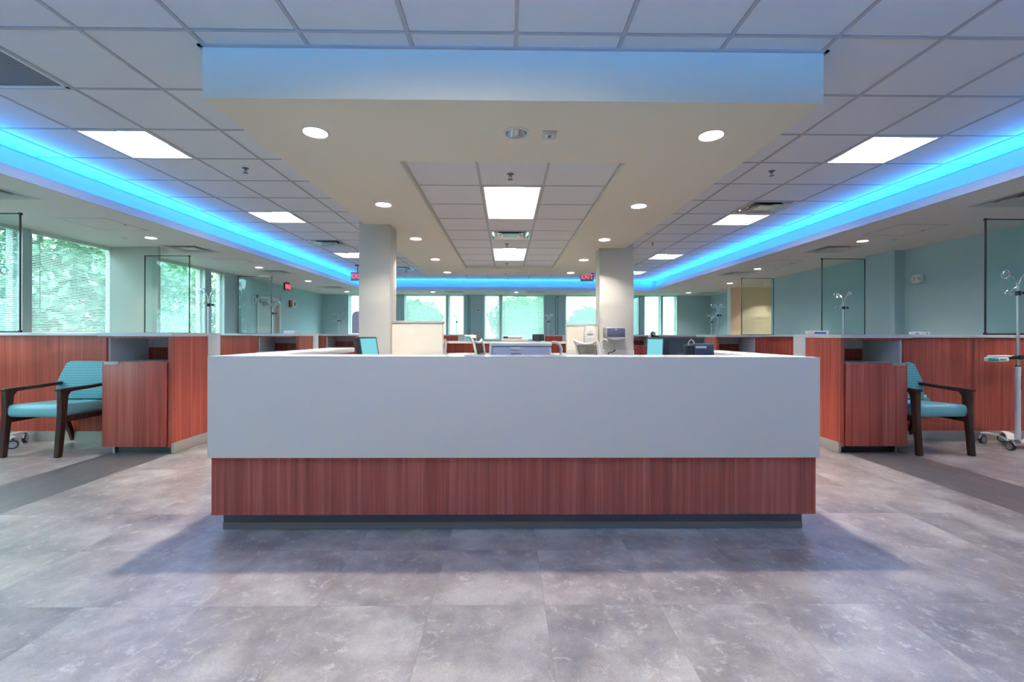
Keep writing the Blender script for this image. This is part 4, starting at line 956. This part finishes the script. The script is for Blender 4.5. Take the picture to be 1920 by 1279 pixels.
# ------------------------------------------------------------------ task chairs
def taskchair(label, loc, rz):
    t = thing('task_chair', label, 'office chair', loc, rz, 'white framed mesh task chairs')
    b = MB()
    for k in range(5):
        a = 2*PI*k/5; c, s = math.cos(a), math.sin(a); b.tube([(0, 0, .10), (.15*c, .15*s, .095), (.30*c, .30*s, .07)], [.03, .022, .016], 8)
    b.done('base', 'white', t)
    for k in range(5):
        a = 2*PI*k/5; c, s = math.cos(a), math.sin(a); MB().cyl((.30*c-.02*s, .30*s+.02*c, .03), (.30*c+.02*s, .30*s-.02*c, .03), .03, n=14).cyl((.3*c, .3*s, .03), (.3*c, .3*s, .075), .008, n=8).done('caster', 'black', t)
    MB().cyl((0,0,.09), (0,0,.42), .025).done('post', 'steel', t)
    s_ = MB(); s_.box(-.24, .24, -.24, .23, .42, .49, bev=.03, seg=3); s_.done('seat', 'mesh', t, ang=50)
    # back frame: a rounded loop that flares into two horns at the top
    pts = [(-.17, .22, .55), (-.20, .25, .68), (-.225, .275, .82), (-.24, .30, .95), (-.245, .335, 1.02), (-.20, .325, 1.0), (-.12, .315, .975), (0, .31, .965), (.12, .315, .975), (.20, .325, 1.0), (.245, .335, 1.02), (.24, .30, .95), (.225, .275, .82), (.20, .25, .68), (.17, .22, .55), (.08, .20, .52), (-.08, .20, .52)]
    MB().tube(pts, .019, 10, closed=True).tube([(0, .05, .42), (0, .22, .44), (0, .26, .55), (0, .30, .75)], .02, 8).done('back_frame', 'white', t, ang=60)
    m = MB(); n = 14; rows = 12
    for i in range(n):
        x0, x1 = -.19+.38*i/n, -.19+.38*(i+1)/n
        if i % 2 == 0: pass
    for j in range(22):
        z = .55+.40*j/21; y = .222+.085*(j/21)-.0; w = .165+.065*(j/21); m.tube([(-w, y, z), (-w*.5, y+.02, z), (0, y+.028, z), (w*.5, y+.02, z), (w, y, z)], .0048, 5)
    for i in range(15):
        f = -1+2*i/14; m.tube([(f*.165, .222+.028*(1-f*f), .55), (f*.20, .262+.028*(1-f*f), .75), (f*.23, .307+.028*(1-f*f), .955)], .004, 5)
    m.done('back_mesh', 'mesh', t)
    for sx in (-1, 1):
        MB().tube([(sx*.25, .05, .45), (sx*.29, .04, .55), (sx*.29, .0, .66)], .016, 8).box(sx*.29-.035, sx*.29+.035, -.12, .12, .655, .68, bev=.01).done('armrest', 'grey', t)
    return t
tc_ = taskchair('white framed mesh task chair left of the soap dispenser', (1.35, 6.12, 0), math.radians(118))
dup(tc_, (-1.03, 6.50, 0), math.radians(170), 'white task chair peeking over the desk right of the beige half wall')
dup(tc_, (-.15, 6.95, 0), math.radians(76), 'white framed task chair seen side-on left of the printer')

# ------------------------------------------------------------------ light
def area(name, loc, sx, sy, power, col, rot=(0,0,0), spread=PI):
    l = bpy.data.lights.new(name, 'AREA'); l.shape = 'RECTANGLE'; l.size = sx; l.size_y = sy; l.energy = power; l.color = col; l.spread = spread
    o = bpy.data.objects.new(name, l); COL.objects.link(o); o.location = loc; o.rotation_euler = rot
    return o
BLUE = (.0, .30, 1.0); PM = 5.2
zc = SOF+.088
lx, ly = LIPB-LIPF, LIPR-LIPL
SPR, TLT = math.radians(140), math.radians(30)
area('cove_strip_left', (LIPL-.05, (LIPF+LIPB)/2, zc), .04, lx, PM*lx, BLUE, (PI, TLT, 0), SPR)
area('cove_strip_right', (LIPR+.05, (LIPF+LIPB)/2, zc), .04, lx, PM*lx, BLUE, (PI, -TLT, 0), SPR)
area('cove_strip_back', ((LIPL+LIPR)/2, LIPB+.05, zc), ly, .04, PM*ly, BLUE, (PI+TLT, 0, 0), SPR)
area('cove_strip_front', ((LIPL+LIPR)/2, LIPF-.05, zc), ly, .04, 17*ly, BLUE, (PI-TLT, 0, 0), SPR)
w = bpy.data.worlds.new('sky'); SC.world = w; w.use_nodes = True
bg = w.node_tree.nodes['Background']; bg.inputs['Color'].default_value = (.80, .95, 1, 1); bg.inputs['Strength'].default_value = 8.5
# ------------------------------------------------------------------ camera
cd = bpy.data.cameras.new('camera'); cam = bpy.data.objects.new('camera', cd); COL.objects.link(cam); SC.camera = cam
cd.sensor_width = 36; cd.sensor_fit = 'HORIZONTAL'; cd.lens = 36*833/1920; cd.shift_y = -10.5/1920; cd.clip_start = .05; cd.clip_end = 300
yaw = math.atan(10/833); r = .0024
fw = Vector((math.sin(yaw), math.cos(yaw), 0)); rt = Vector((math.cos(yaw), -math.sin(yaw), 0)); up = Vector((0, 0, 1))
rt2 = rt*math.cos(r)+up*math.sin(r); up2 = up*math.cos(r)-rt*math.sin(r)
mw = Matrix((rt2, up2, -fw)).transposed().to_4x4(); mw.translation = (0, 0, EYE); cam.matrix_world = mw
SC.view_settings.view_transform = 'Standard'; SC.view_settings.look = 'None'; SC.view_settings.gamma = 1; SC.view_settings.use_curve_mapping = False
SC.view_settings.exposure = 0.92
SC.cycles.max_bounces = 8; SC.cycles.diffuse_bounces = 5; SC.cycles.glossy_bounces = 4; SC.cycles.transparent_max_bounces = 12
SC.cycles.sample_clamp_indirect = 4.0; SC.cycles.caustics_reflective = False; SC.cycles.caustics_refractive = False
